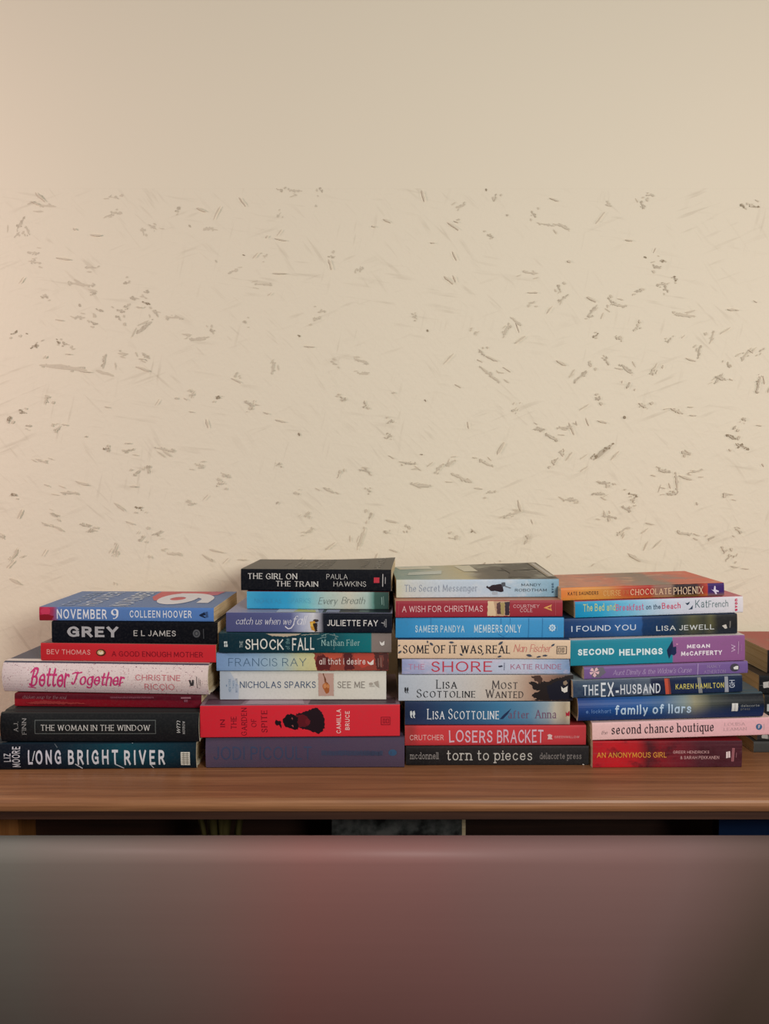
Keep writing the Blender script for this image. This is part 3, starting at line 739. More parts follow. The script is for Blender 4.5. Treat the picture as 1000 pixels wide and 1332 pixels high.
# ------------------------------------------------------------------ leftmost stack
GA, GB, GC, GD, GE = ['books in the %s stack' % s for s in ('first', 'second', 'third', 'fourth', 'far right')]
W_ = (225, 222, 220)
b = Book('river', 'hardcover_book', 'dark teal hardcover with big pale block capitals at the bottom of the leftmost stack', 0.155,
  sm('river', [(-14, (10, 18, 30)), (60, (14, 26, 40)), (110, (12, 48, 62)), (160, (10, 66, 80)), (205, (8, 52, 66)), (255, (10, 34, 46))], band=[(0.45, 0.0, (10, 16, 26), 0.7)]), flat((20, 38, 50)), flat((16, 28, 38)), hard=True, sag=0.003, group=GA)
b.text('title', [('LONG', 36, 976, 79, 995, 'poster', (206, 206, 216)), ('BRIGHT', 88, 976, 153, 995, 'poster', (210, 212, 218)), ('RIVER', 161, 976.5, 214, 995, 'poster', (212, 214, 218))])
b.shapes('title_flourish', [((200, 204, 210), line(97, 994, 106, 1000, 1.3)), ((200, 204, 210), line(149, 994, 160, 999.5, 1.3)), ((200, 204, 210), line(195, 994, 199, 999, 1)), ((110, 120, 128), line(70, 967.5, 74, 973, .8)), ((200, 204, 210), oval(171.5, 967.8, 1, .8, 8)), ((200, 204, 210), line(42, 990, 45, 977, 1.2))])
b.text('author_name', [('LIZ', 5, 980, 14, 991, 'cond', (200, 200, 206), 'up'), ('MOORE', 15.5, 971.5, 26, 998.5, 'cond', (206, 206, 212), 'up')])
b.shapes('publisher_mark', [((206, 204, 192), rect(235, 978.5, 247, 994.5))] + [((120, 116, 104), rect(236.3, 980.2 + 2.2 * i, 245.7, 981 + 2.2 * i)) for i in range(6)] + [((120, 116, 104), rect(238.5, 979, 239.3, 994)), ((120, 116, 104), rect(243, 979, 243.7, 994))])

b = Book('window', 'hardcover_book', 'black hardcover with the white title inside a thin grey box, in the leftmost stack', 0.155,
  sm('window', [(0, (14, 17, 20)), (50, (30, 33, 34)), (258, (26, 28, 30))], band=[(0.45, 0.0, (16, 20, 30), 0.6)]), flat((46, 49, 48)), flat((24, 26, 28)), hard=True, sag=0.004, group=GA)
b.shapes('title_box', [((104, 110, 108), p) for p in frame(45, 937.3, 202.5, 954.6, 0.75)])
b.text('title', [('THE WOMAN IN THE WINDOW', 53, 943.2, 195, 950.3, 'serif', (206, 206, 200))])
b.text('author_name', [('A.J.', 18, 939.5, 23.5, 951.5, 'serif', (150, 150, 148), 'up'), ('FINN', 28.5, 935.5, 34, 955.3, 'serif', (150, 150, 148), 'up')])
b.text('publisher_mark', [('wm', 227.5, 939, 234.5, 954.5, 'script', (196, 196, 192), 'up'), ('MORROW', 237.3, 938.8, 240.6, 954.7, 'cond', (170, 170, 168), 'up')])

b = Book('soup', 'paperback_book', 'thin dark red paperback right under the white speckled hardcover', 0.135,
  sm('soup', [(19, (150, 22, 34)), (60, (136, 24, 36)), (140, (128, 16, 30)), (262, (104, 18, 36))], band=[(0.50, 0.62, (78, 14, 30), 0.85)]), flat((110, 20, 32)), group=GA)
b.text('title', [('chicken soup for the soul', 29, 904.0, 86, 908.6, 'script', (150, 110, 116))])
b.shapes('subtitle', worn_line(144, 906.3, 201, 908.6, (128, 70, 84)))
b.shapes('publisher_mark', [((146, 100, 110), rect(236, 907.3, 249, 909)), ((120, 70, 84), rect(240, 910, 245, 912.5))])
b.shapes('cover_picture', [((150, 52, 52), [(34, 913), (58, 910.5), (84, 912), (110, 913.5), (114, 914.5), (80, 915), (40, 915)])], 0.6)

b = Book('together', 'hardcover_book', 'white hardcover speckled grey with a pink brushed title', 0.150,
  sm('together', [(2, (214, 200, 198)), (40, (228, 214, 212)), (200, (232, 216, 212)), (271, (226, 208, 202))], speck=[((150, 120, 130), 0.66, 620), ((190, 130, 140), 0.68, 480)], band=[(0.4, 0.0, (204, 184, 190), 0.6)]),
  flat((82, 86, 102)), flat((226, 212, 208)), hard=True, sag=0.006, group=GA)
P_ = (206, 62, 122)
b.text('title', [('ƀetter', 38, 868.5, 89, 893.5, 'brush', P_), ('ƫogether', 92, 874, 161, 891.5, 'brush', P_)])
b.shapes('title_flourish', [(P_, line(36, 893, 46, 894.5, 1.3)), (P_, line(152, 891, 161, 887, 1.2))])
b.text('author_name', [('CHRISTINE', 177, 877.5, 235, 884.8, 'sans', (206, 116, 124)), ('RICÇIO', 188, 889.3, 226.5, 897.3, 'sans', (206, 116, 124))])
b.shapes('publisher_mark', [((60, 56, 58), [(246, 884.5), (248, 884), (249.2, 889), (250.5, 884), (252.5, 884.5), (251.5, 892), (247.5, 892.5)]), ((60, 56, 58), line(246.5, 893, 252, 887.5, 1.1)), ((120, 110, 110), rect(255.6, 880, 256.5, 895.5)), ((140, 128, 126), rect(258.6, 882, 259.2, 892)), ((140, 128, 126), rect(260.4, 884, 260.9, 893))])
b.top('cover_picture', [((228, 220, 214), [(0.0, 0.05), (1, 0.05), (1, 0.16), (0.0, 0.13)]), ((200, 178, 150), [(.2, .12), (.34, .10), (.40, .2), (.3, .3), (.16, .28)]), ((202, 170, 140), [(.40, .10), (.52, .10), (.5, .2), (.42, .2)]), ((226, 222, 220), [(.56, .08), (.60, .08), (.63, .3), (.60, .3)]), ((90, 84, 110), [(.62, .10), (.84, .10), (.78, .24), (.64, .24)]), ((200, 196, 204), [(.68, .13), (.77, .13), (.76, .16), (.68, .16)])])

b = Book('mother', 'paperback_book', 'plain red paperback between the black book above and the speckled white hardcover', 0.135,
  sm('mother', [(53, (196, 40, 48)), (140, (208, 44, 54)), (281, (212, 46, 56))]), flat((140, 120, 110)), flat((200, 40, 50)), group=GA)
b.text('author_name', [('BEV THOMAS', 61, 844.5, 118, 850.5, 'sans', (238, 176, 168))])
b.text('title', [('A GOOD ENOUGH MOTHER', 146, 846.8, 264, 853.3, 'sans', (128, 16, 34))])
b.shapes('cover_picture', [((84, 44, 30), oval(132, 848.7, 6.3, 4.4)), ((206, 170, 120), oval(131.6, 848.6, 4.6, 3)), ((240, 226, 200), [(129, 847), (131.5, 848.5), (134, 846.5), (135, 850), (132, 851), (129.5, 850)])])
b.top('cover_strip', [((206, 174, 140), [(.42, .02), (.65, .02), (.65, .12), (.42, .12)]), ((110, 90, 96), [(.02, .02), (.14, .02), (.14, .12), (.02, .12)])])

b = Book('grey', 'paperback_book', 'black paperback with large silver block title, second from the top of the leftmost stack', 0.13,
  sm('grey', [(67, (10, 14, 24)), (180, (8, 11, 20)), (284, (10, 11, 17))]), flat((24, 26, 32)), group=GA)
b.text('title', [('GREY', 87.5, 814.8, 154.5, 828, 'black', (176, 176, 178))])
b.text('author_name', [('E L JAMES', 174.5, 819.8, 229.5, 827, 'med', (188, 186, 182))])
b.shapes('publisher_mark', [((84, 86, 90), oval(256.4, 824, 4.8, 5.2)), ((50, 52, 58), oval(256.4, 824, 3, 3.3)), ((90, 92, 94), oval(256.4, 824, 1.7, 2)), ((70, 72, 76), rect(265, 818, 266, 830.5))])

lf = lambda u, w, v: 0.0012 * w * v * (0.4 + 0.6 * u)
b = Book('november', 'paperback_book', 'blue paperback with red left end, lying on top of the leftmost stack', 0.130,
  sm('november', [(51, (184, 44, 76)), (62, (190, 48, 80)), (69, (160, 60, 96)), (76, (92, 126, 182)), (180, (90, 130, 190)), (279, (86, 130, 196))], blotch=None, warp=0.012), flat((100, 130, 176)), flat((90, 128, 186)), lift=lf, group=GA)
b.shapes('cover_picture', [((206, 62, 96), oval(59, 795, 6.5, 4.6)), ((140, 28, 40), [(51.2, 800), (60, 798.5), (70, 801), (66, 806), (51.2, 806.4)])], 0.5)
b.text('title', [('NOVEMBER', 74, 792.3, 139, 804.3, 'cond', (232, 236, 242)), ('9', 144.5, 792.3, 154.5, 804.6, 'serifb', (232, 236, 242))])
b.text('author_name', [('COLLEEN HOOVER', 169, 793.8, 249, 803.0, 'cond', (228, 234, 242))])
b.shapes('publisher_mark', [((26, 40, 66), [(259.5, 799.5), (266.5, 796), (267.5, 800), (262, 801)]), ((26, 40, 66), line(259.5, 800, 267, 803.3, 1.8)), ((60, 86, 130), [(267.5, 796), (270.5, 795.2), (270.5, 803), (267.5, 803.2)])])
b.top('cover_picture', [((206, 84, 92), [(.52, .98), (.84, .98), (.83, .60), (.80, .40), (.58, .40), (.53, .62)]), ((196, 92, 118), [(.84, .98), (.93, .98), (.91, .75), (.84, .7)])])
b.toptext('cover_lettering', [('9', .16, .86, .93, .59, 'black', (228, 230, 234)), ('NOVEMBER', .06, .96, .50, .385, 'cond', (206, 218, 230)), ('COLLEEN', .08, .92, .175, .095, 'cond', (150, 174, 204)), ('HOOVER', .08, .92, .30, .20, 'cond', (196, 210, 226))])

# ------------------------------------------------------------------ second stack
b = Book('purple', 'hardcover_book', 'purple cloth-bound hardcover with faded blue lettering, bottom of the second stack', 0.155,
  sm('purple', [(267, (86, 70, 90)), (400, (78, 64, 86)), (526, (82, 68, 88))], weave=True, rough=0.85, blotch=[((62, 68, 92), .45, .65, 12, .5)]), flat((70, 56, 76), .85), hard=True, sag=0.003, group=GB, rough=.85)
b.text('author_name', [('JODI PICOULT', 278, 972, 405, 988, 'sans', (60, 70, 98))])
b.shapes('title', worn_line(418, 976, 498, 983, (62, 72, 98)))
b.shapes('publisher_mark', [((52, 84, 116), oval(510.5, 979, 5.5, 4.2)), ((60, 66, 92), rect(508, 977.5, 509, 981))])

b = Book('spite', 'paperback_book', 'thick bright red paperback picturing a woman in a dark dress lying sideways', 0.150,
  sm('spite', [(260, (212, 40, 54)), (380, (222, 44, 58)), (520, (216, 48, 60))]), flat((150, 124, 134)), flat((196, 38, 50)), group=GB)
D_ = (120, 16, 34)
b.text('title', [('IN', 286.3, 936, 292.3, 945.5, 'disp', D_, 'up'), ('THE', 300, 932.3, 307, 948, 'disp', D_, 'up'), ('GARDEN', 313.5, 921.8, 320.5, 956, 'disp', D_, 'up'), ('OF', 326.5, 935.3, 333, 945.5, 'disp', D_, 'up'), ('SPITE', 339.5, 924.5, 347, 952.3, 'disp', D_, 'up')])
b.shapes('cover_picture', [((34, 18, 26), [(385, 929), (396, 926.5), (408, 922), (413, 921.3), (416, 925), (420, 930), (422, 938), (422, 946), (418, 951), (414, 953.5), (402, 950), (392, 947.5), (387, 946)]),
  ((96, 22, 32), [(384, 931), (396, 930), (402, 936), (400, 944), (388, 946)]), ((22, 14, 22), [(368, 936), (372, 930.5), (378, 929.3), (384, 930.5), (387, 934), (386, 941), (388, 949.5), (380, 948), (371, 945.5), (368, 941)]),
  ((110, 26, 36), oval(400, 939, 3, 4)), ((30, 16, 24), oval(362, 940, 3.4, 2.2)), ((30, 16, 24), [(357.5, 938.5), (359, 937), (365, 938.5), (365.5, 946.5), (362, 943), (358, 943)]), ((150, 80, 80), oval(379.7, 935, 1.0, 1.3, 8)), ((150, 80, 80), oval(379.7, 944, 1.0, 1.3, 8))], 0.8)
b.text('author_name', [('CAMILLA', 437, 923.3, 443, 953.3, 'cond', (240, 206, 200), 'up'), ('BRUCE', 448.5, 925.5, 454.3, 949, 'cond', (240, 206, 200), 'up')])
b.shapes('publisher_mark', [((142, 22, 38), p) for p in frame(495.3, 932.5, 507.5, 942.8, .8) + frame(498, 934.7, 501, 940.5, .7) + frame(502.2, 934.7, 505.5, 940.5, .7)])
b.top('cover_picture', [((108, 78, 92), [(.02, .03), (.2, .03), (.22, .2), (.02, .2)]), ((172, 150, 160), [(.22, .03), (.52, .03), (.5, .2), (.24, .2)]), ((86, 66, 76), [(.54, .03), (.98, .03), (.98, .2), (.55, .2)])])

b = Book('seeme', 'paperback_book', 'thick cream white paperback with a small picture of clasped hands on its spine', 0.128,
  sm('seeme', [(286, (206, 210, 216)), (300, (212, 214, 214)), (420, (222, 218, 204)), (503, (228, 224, 212))]), flat((206, 204, 198)), group=GB)
b.shapes('spine_tint', [((190, 200, 214), [(286.5, 874), (299, 874), (304, 882), (311, 892), (310, 909), (286.5, 909)])])  # bluish patch at the left end of the spine
b.text('review_line', [('1', 293.6, 890, 295.2, 893, 'light', (120, 146, 176)) if False else ('I', 294, 890.5, 295.2, 893, 'light', (120, 146, 176)), ('NEW YORK', 297.3, 883.5, 300.5, 899.5, 'cond', (120, 146, 176), 'up'), ('TIMES', 302.3, 885.5, 305.0, 895.5, 'cond', (120, 146, 176), 'up'), ('BESTSELLER', 306.3, 883, 308.8, 900, 'cond', (110, 130, 160), 'up')])
b.text('author_name', [('NICHOLAS SPARKS', 312, 886.5, 410.5, 894.7, 'sans', (58, 82, 116))])
b.shapes('cover_picture', [((196, 160, 146), rect(414, 876.5, 434, 904.5)), ((120, 76, 52), [(419.5, 877), (421, 876.7), (424, 884), (424.8, 888), (422.6, 888), (421, 881)]), ((182, 108, 58), oval(424, 893, 4.6, 5)), ((170, 96, 50), oval(425, 897.5, 3.2, 4)), ((208, 140, 92), oval(422.6, 892, 2.1, 2.8)), ((206, 136, 84), oval(426.5, 892.5, 1.6, 2.4)), ((140, 84, 52), line(422, 886, 426.5, 889, 1.4))], 0.3)
b.text('title', [('SEE ME', 439, 886.5, 474.5, 894.7, 'sans', (138, 130, 122))])
b.shapes('publisher_mark', [((176, 168, 156), oval(482.5, 889.5, 2.6, 1.8)), ((176, 168, 156), [(486, 887.5), (492, 885.5), (493, 894.5), (489, 892)]), ((190, 184, 172), rect(480.5, 891.5, 487, 893))])

b = Book('desire', 'paperback_book', 'pale blue paperback fading to yellow with rust red flowers at its right half', 0.130,
  sm('desire', [(281, (124, 156, 198)), (330, (146, 178, 212)), (368, (172, 196, 200)), (390, (206, 206, 160)), (412, (214, 206, 150)), (430, (190, 150, 110)), (505, (110, 60, 52))]), flat((150, 170, 190)), flat((120, 130, 150)), group=GB)
b.shapes('cover_picture', [((152, 70, 58), [(407, 849.6), (505, 849.6), (505, 871.4), (412, 871.4), (409.5, 866), (411, 861), (408, 856), (410, 852.5)]), ((98, 38, 38), [(412, 854), (422, 852), (432, 858), (428, 871), (413, 871), (410, 862)]), ((196, 86, 64), [(418, 850), (446, 850), (444, 856), (430, 858)]), ((186, 74, 60), [(460, 851), (486, 850), (488, 862), (470, 868), (462, 862)]), ((92, 38, 40), [(447, 850), (458, 850), (460, 870), (448, 871)]), ((84, 46, 44), [(487, 850), (505, 850), (505, 871), (490, 871)]), ((122, 70, 62), [(493, 852), (499, 853), (498, 868), (494, 866)])], 0.9)
b.text('author_name', [('FRANCIS RAY', 297, 856.5, 398, 866, 'light', (66, 96, 124))])
b.text('title', [('all that i desire', 415, 856.3, 475, 864, 'round', (232, 214, 206))])
b.shapes('publisher_mark', [((232, 222, 214), [(477.5, 859.5), (481, 862), (486, 857.8), (485.5, 864), (482, 864.7), (478.5, 863)]), ((150, 120, 110), rect(491.5, 856.5, 492.3, 867)), ((150, 120, 110), rect(495, 855.5, 495.8, 867.5))])

b = Book('shock', 'paperback_book', 'dark teal paperback with white hand-drawn title, left of the pale blue one\'s top', 0.130,
  sm('shock', [(284, (14, 44, 56)), (380, (14, 54, 66)), (430, (14, 74, 84)), (455, (16, 104, 112)), (482.5, (18, 116, 122)), (483.5, (138, 126, 120)), (509, (128, 116, 110))], warp=0.0), flat((40, 80, 90)), flat((14, 44, 56)), group=GB)
b.r['label'] = 'dark teal paperback with rough white capitals and a taupe block at its right end'
b.shapes('cover_picture', [((186, 172, 150), [(344, 824.4), (392, 824.4), (388, 827), (370, 829), (352, 827.6)]), ((150, 150, 136), line(392, 827, 420, 824.5, 1.2)), ((120, 150, 146), line(418, 828, 428, 824.5, 1.1)), ((120, 150, 146), line(424, 825, 421, 838, .8)), ((110, 140, 140), line(412, 832, 424, 829, .9)), ((130, 150, 146), line(434, 825, 438, 832, .9)), ((110, 140, 140), line(436, 830, 434, 844, .7)), ((110, 140, 140), line(428, 826, 440, 829, .8))], 0.5)
b.text('title', [('THE', 311.5, 834, 316, 842, 'hand', (170, 186, 186), 'up'), ('SHOCK', 319, 831.5, 368.5, 844.5, 'hand', (226, 226, 218)), ('of the', 371, 831, 376.5, 844, 'hand', (110, 150, 152), 'up'), ('FALL', 380, 829.8, 408.5, 845, 'hand', (226, 226, 218))])
b.text('author_name', [('Nathan Filer', 418, 832.5, 468, 839.6, 'serif', (150, 190, 186))])
b.shapes('publisher_mark', [((226, 222, 216), [(493.6, 834), (496.5, 836.4), (500, 833.7), (499.7, 838.5), (496.5, 839.5), (494.3, 837.8)]), ((206, 214, 212), rect(291.3, 834.3, 295.5, 837.3)), ((206, 214, 212), rect(291.6, 838, 296, 841)), ((14, 44, 56), rect(293.3, 835.5, 294, 840.5))])

b = Book('catch', 'paperback_book', 'slate blue paperback turning black at the right, with looping white title', 0.135,
  sm('catch', [(294, (80, 84, 128)), (350, (84, 90, 136)), (378, (92, 100, 146)), (394, (176, 182, 206)), (408, (216, 216, 220)), (417, (150, 150, 160)), (421, (18, 24, 36)), (510, (16, 20, 32))], warp=0.006), flat((150, 154, 180)), flat((80, 84, 120)), group=GB)
b.shapes('cover_picture', [((60, 48, 44), oval(411, 807.5, 3.6, 2)), ((206, 150, 54), [(403, 809), (409, 808), (412, 812), (410, 820), (405, 819)]), ((230, 190, 90), oval(406, 812, 2.2, 2.8)), ((50, 36, 30), [(407, 811), (413, 810), (413, 820), (410, 821)])], 0.4)
b.text('title', [('catch us when we', 306.5, 803.5, 378.5, 812, 'script', (226, 226, 234)), ('fall', 380, 801.5, 397, 812.5, 'script', (232, 232, 238))])
b.shapes('title_flourish', [((220, 220, 230), line(371, 814.3, 375, 817.3, 1.4)), ((220, 220, 230), line(375, 817.3, 379, 816.5, 1.4)), ((220, 220, 230), line(379, 816.5, 383, 811, 1.4))])
b.text('author_name', [('JULIETTE FAY', 426, 806.6, 491.5, 813.8, 'med', (228, 226, 222))])
b.shapes('publisher_mark', [((170, 170, 170), line(496, 810, 499.5, 810.8, .9)), ((150, 150, 152), line(500, 808, 500, 814, .9))] + [((150, 150, 152), p) for p in frame(501, 806, 502.8, 815.5, .5)])
b.top('cover_picture', [((206, 206, 212), [(.30, .02), (.56, .02), (.54, .2), (.3, .2)]), ((212, 200, 110), [(.40, .06), (.54, .02), (.53, .14), (.42, .18)]), ((40, 44, 54), [(.58, .02), (.99, .02), (.99, .3), (.58, .3)]), ((140, 146, 176), [(.60, .03), (.68, .03), (.68, .16), (.60, .16)]), ((90, 110, 106), [(.80, .05), (.86, .05), (.86, .14), (.80, .14)])])

b = Book('breath', 'paperback_book', 'turquoise paperback fading to cream with thin handwritten title, second from top', 0.107,
  sm('breath', [(321, (70, 168, 206)), (345, (50, 152, 198)), (375, (54, 160, 204)), (400, (112, 188, 206)), (425, (176, 200, 192)), (455, (206, 204, 186)), (478, (176, 198, 190)), (486, (104, 150, 140)), (488, (62, 96, 86)), (506, (48, 74, 68))], warp=0.01), flat((120, 40, 50)), flat((60, 140, 180)), group=GB)
b.r['label'] = 'small turquoise paperback fading to cream, directly under the topmost black book of the second stack'
b.text('author_name', [('NICHOLAS', 331, 778, 366, 784, 'light', (66, 146, 186)), ('SPARKS', 374, 778, 404, 784, 'light', (84, 160, 190))])
b.text('title', [('Every', 414, 777, 438, 785.5, 'script', (110, 120, 116)), ('Breath', 444, 776.5, 474, 785, 'script', (110, 118, 112))])
b.shapes('publisher_mark', [((130, 160, 150), rect(496, 777, 497.2, 786)), ((120, 150, 140), rect(498.5, 776, 499.3, 787))])

lf = lambda u, w, v: v * (0.0042 * max(0.0, u - 0.45) ** 1.6 * w * 2.2 - 0.0004 * w)
b = Book('train', 'paperback_book', 'black paperback with small red square on its spine, topmost of the second stack', 0.118,
  sm('train', [(313, (14, 17, 24)), (508, (12, 14, 22))]), flat((48, 47, 42), 0.36), flat((16, 18, 24)), lift=lf, group=GB)
b.text('title', [('THE GIRL ON', 322.3, 745.5, 387, 752.5, 'disp', (216, 214, 208)), ('THE TRAIN', 359, 755.5, 414.5, 762, 'disp', (212, 210, 204))])
b.text('author_name', [('PAULA', 425, 746.5, 452.5, 753, 'handthin', (212, 210, 204)), ('HAWKINS', 434.5, 755.7, 476.5, 762.3, 'handthin', (212, 210, 204))])
b.shapes('publisher_mark', [((196, 58, 72), rect(486.3, 751, 493.5, 758)), ((190, 188, 186), rect(497.3, 746.5, 498.4, 762.8)), ((170, 168, 166), rect(500.7, 750.5, 501.6, 759))])
for row in [('THE', .35, .65, .275, .25, 'disp', (120, 118, 108)), ('GIRL', .15, .9, .415, .335, 'disp', (146, 144, 134)), ('ON THE', .2, .8, .485, .455, 'disp', (112, 110, 102)), ('TRAIN', .08, .95, .575, .505, 'disp', (120, 118, 110)), ('PAULA', .25, .8, .825, .785, 'cond', (120, 118, 108)), ('HAWKINS', .06, .96, .935, .875, 'cond', (140, 138, 128))]: b.toptext('cover_lettering', [row])

# ------------------------------------------------------------------ third stack
b = Book('torn', 'paperback_book', 'charcoal paperback with typewriter title at the bottom of the third stack', 0.140,
  sm('torn', [(528, (26, 24, 26)), (640, (36, 33, 33)), (766, (30, 28, 30))], band=[(0.6, 1.0, (48, 42, 42), .6)]), flat((50, 40, 38)), flat((30, 28, 28)), group=GC)
b.text('author_name', [('mcdonnell', 533.5, 979, 570, 987, 'slab', (150, 144, 140))])
b.text('title', [('torn to pieces', 581, 975.8, 692, 988.5, 'slab', (192, 188, 180))])
b.text('publisher_mark', [('delacorte press', 702, 979.3, 756, 987, 'slab', (140, 134, 130))])
b.shapes('corner_wear', [((220, 214, 204), [(757.5, 994), (759, 993.5), (760.8, 995.2), (758.5, 995.4)])])

b = Book('losers', 'paperback_book', 'soft red paperback with chalky lilac title, second from the bottom of the third stack', 0.140,
  sm('losers', [(526, (176, 62, 62)), (534, (168, 58, 58)), (545, (206, 62, 66)), (650, (204, 62, 68)), (763, (192, 60, 66))], band=[(.3, 0, (170, 46, 54), .7)]), flat((180, 60, 60)), group=GC)
b.text('author_name', [('CRUTCHER', 533, 956, 577, 962.5, 'med', (226, 170, 166))])
b.text('title', [('LOSERS', 584, 950.5, 640, 965.5, 'hand', (216, 186, 200)), ('BRACKET', 646, 949.5, 706, 966, 'hand', (214, 184, 198))])
b.text('publisher_mark', [('GREENWILLOW', 720.5, 957, 753, 960, 'med', (222, 160, 160))])
b.shapes('publisher_tree', [((220, 190, 186), [(711.5, 961.5), (713, 958), (711.5, 956), (714.5, 954.5), (718, 956.5), (717, 959), (718.5, 961.5)])], .3)

b = Book('anna', 'paperback_book', 'blue paperback fading to cream at its right with a small red bird', 0.115,
  sm('anna', [(526, (34, 48, 78)), (548, (38, 54, 88)), (600, (46, 86, 122)), (650, (62, 120, 158)), (690, (98, 140, 168)), (712, (150, 166, 174)), (722, (196, 188, 170)), (734, (176, 160, 136)), (741, (206, 190, 160))], band=[(.35, 0, (60, 70, 110), .45)]), flat((40, 70, 100)), group=GC)
b.text('author_name', [('Lisa Scottoline', 556, 922.5, 649, 935.0, 'smallcaps', (232, 236, 238))])
b.shapes('cover_picture', [((34, 48, 84), [(650, 935), (655, 929.5), (665, 921.5), (660, 929), (654, 935)])])
b.text('title', [('after', 661, 924.5, 688, 934, 'serif', (120, 84, 110)), ('Anna', 696, 923.5, 723, 934, 'serif', (120, 84, 112))])
b.shapes('bird', [((176, 40, 60), [(735.5, 926), (738, 927.5), (740.3, 924.5), (741.3, 928), (740.3, 931.5), (737, 930.5), (735.8, 933)])], .3)
b.shapes('publisher_mark', [((220, 226, 228), [(533.3, 925.5), (535, 924.5), (536.5, 928.5), (535.2, 931), (537, 934), (534.5, 933), (533.3, 929.5)]), ((220, 226, 228), [(536.8, 925.5), (538.8, 924.5), (540, 928.5), (538.8, 931), (540.2, 934), (538, 933), (536.8, 929.5)])])

b = Book('wanted', 'paperback_book', 'pale grey paperback ending in a black tangle of hair at its right', 0.115,
  sm('wanted', [(518, (182, 192, 204)), (560, (196, 202, 208)), (620, (206, 200, 192)), (665, (204, 186, 168)), (692, (176, 144, 124)), (712, (150, 116, 98)), (746, (40, 34, 38))]), flat((170, 172, 176)), group=GC)
b.shapes('cover_picture', [((36, 28, 28), [(745.5, 879), (745.5, 911), (692, 911), (698, 908), (692, 905.5), (694, 902), (702, 899), (694, 896), (690, 890.5), (687, 888), (694, 887), (699, 889.5), (704, 886), (712, 888), (717, 884), (728, 882), (738, 879)]), ((74, 52, 44), [(690, 880), (701, 879), (706, 884), (702, 890), (696, 886)]), ((24, 24, 38), [(710, 893), (730, 885), (742, 884), (744, 909), (716, 910)])], 1.1)
b.text('author_name', [('Lisa', 567.5, 884.8, 594, 895.5, 'smallcaps', (34, 34, 40)), ('Scottoline', 542, 896.5, 618.5, 906.8, 'smallcaps', (34, 34, 40))])
b.text('title', [('Most', 640, 885.5, 673, 896, 'smallcaps', (70, 64, 66)), ('Wanted', 632, 896.8, 681, 907.3, 'smallcaps', (70, 62, 62))])
b.shapes('publisher_mark', [((226, 222, 214), [(729.5, 892.5), (732.5, 895.5), (738, 892.2), (738, 899.5), (734, 900.7), (730.5, 898.5)]), ((150, 130, 110), [(732, 887), (736, 885.5), (738, 888.5), (735, 891.5), (732.5, 890.5)]), ((40, 40, 44), [(526, 894.5), (527.8, 893.8), (528.6, 897.3), (527.5, 899.5), (529, 901.7), (526.5, 900)]), ((40, 40, 44), [(529, 894.5), (530.6, 893.8), (531.3, 897.3), (530.2, 899.5), (531.5, 901.7), (529.3, 900)])], .15)

b = Book('shore', 'paperback_book', 'thin lilac blue paperback with widely spaced red title', 0.130,
  sm('shore', [(522, (150, 160, 200)), (550, (176, 182, 212)), (600, (186, 196, 218)), (680, (198, 204, 222)), (715, (176, 190, 218)), (741, (122, 152, 192))], blotch=[((206, 196, 216), .5, .68, 60, .8)]), flat((160, 160, 180)), group=GC)
R_ = (196, 62, 80)
b.text('title', [('THE', 531, 864, 552, 870.8, 'sans', (190, 130, 160)), ('SHORE', 561, 860.8, 640, 873.5, 'sans', R_)])
b.text('author_name', [('KATIE RUNDE', 664, 864, 730, 870.3, 'sans', (178, 110, 136))])
b.shapes('cover_picture', [((40, 44, 66), oval(650, 866.8, 2.2, 1)), ((40, 44, 66), [(651, 865), (653.5, 866), (653, 868)]), ((84, 90, 120), rect(655.3, 862.3, 656, 871.5))])

b = Book('some', 'paperback_book', 'peach paperback with black title and scattered dark leaves', 0.135,
  sm('some', [(517, (226, 198, 168)), (742, (230, 202, 172))]), flat((60, 80, 110)), flat((220, 190, 160)), group=GC)
b.text('title', [('SOME OF IT WAS REAL', 524, 839.5, 664, 849.5, 'serifb', (34, 34, 44))])
b.text('author_name', [('Nan', 668, 838.5, 684.5, 848, 'script', (204, 96, 96)), ('Fischer', 689, 838.5, 716, 848, 'script', (204, 96, 96))])
Lf = (70, 76, 92)
def leaf(cx, cy, l, w, a):
    a = math.radians(a); return [(cx + (p * l / 2) * math.cos(a) - (q * w / 2) * math.sin(a), cy + (p * l / 2) * math.sin(a) + (q * w / 2) * math.cos(a)) for p, q in ((-1, 0), (-.4, -.8), (.3, -.9), (1, 0), (.3, .9), (-.4, .8))]
b.shapes('printed_leaf', [(Lf, leaf(*a)) for a in ((519, 839.8, 4, 2, -20), (520, 848, 6, 3, -35), (555.8, 835, 4.5, 2, 85), (561, 838, 6, 3, 40), (587, 836, 7, 2.8, 5), (600, 851, 5, 2.4, 35), (651, 837, 7.5, 3.4, -35), (650, 853.3, 6, 2.6, -15), (688.5, 852, 8, 3.4, 12), (701, 853.5, 6, 2.4, -10), (709, 852, 7, 2.6, 0), (719, 839.3, 5.6, 2.6, -35), (628, 850, 4, 2, -60))])
b.shapes('publisher_mark', [((96, 90, 84), p) for p in frame(724, 840.5, 737, 850, .7) + frame(726.3, 842.5, 729.5, 848, .6) + frame(731, 842.5, 733.6, 848, .6)])

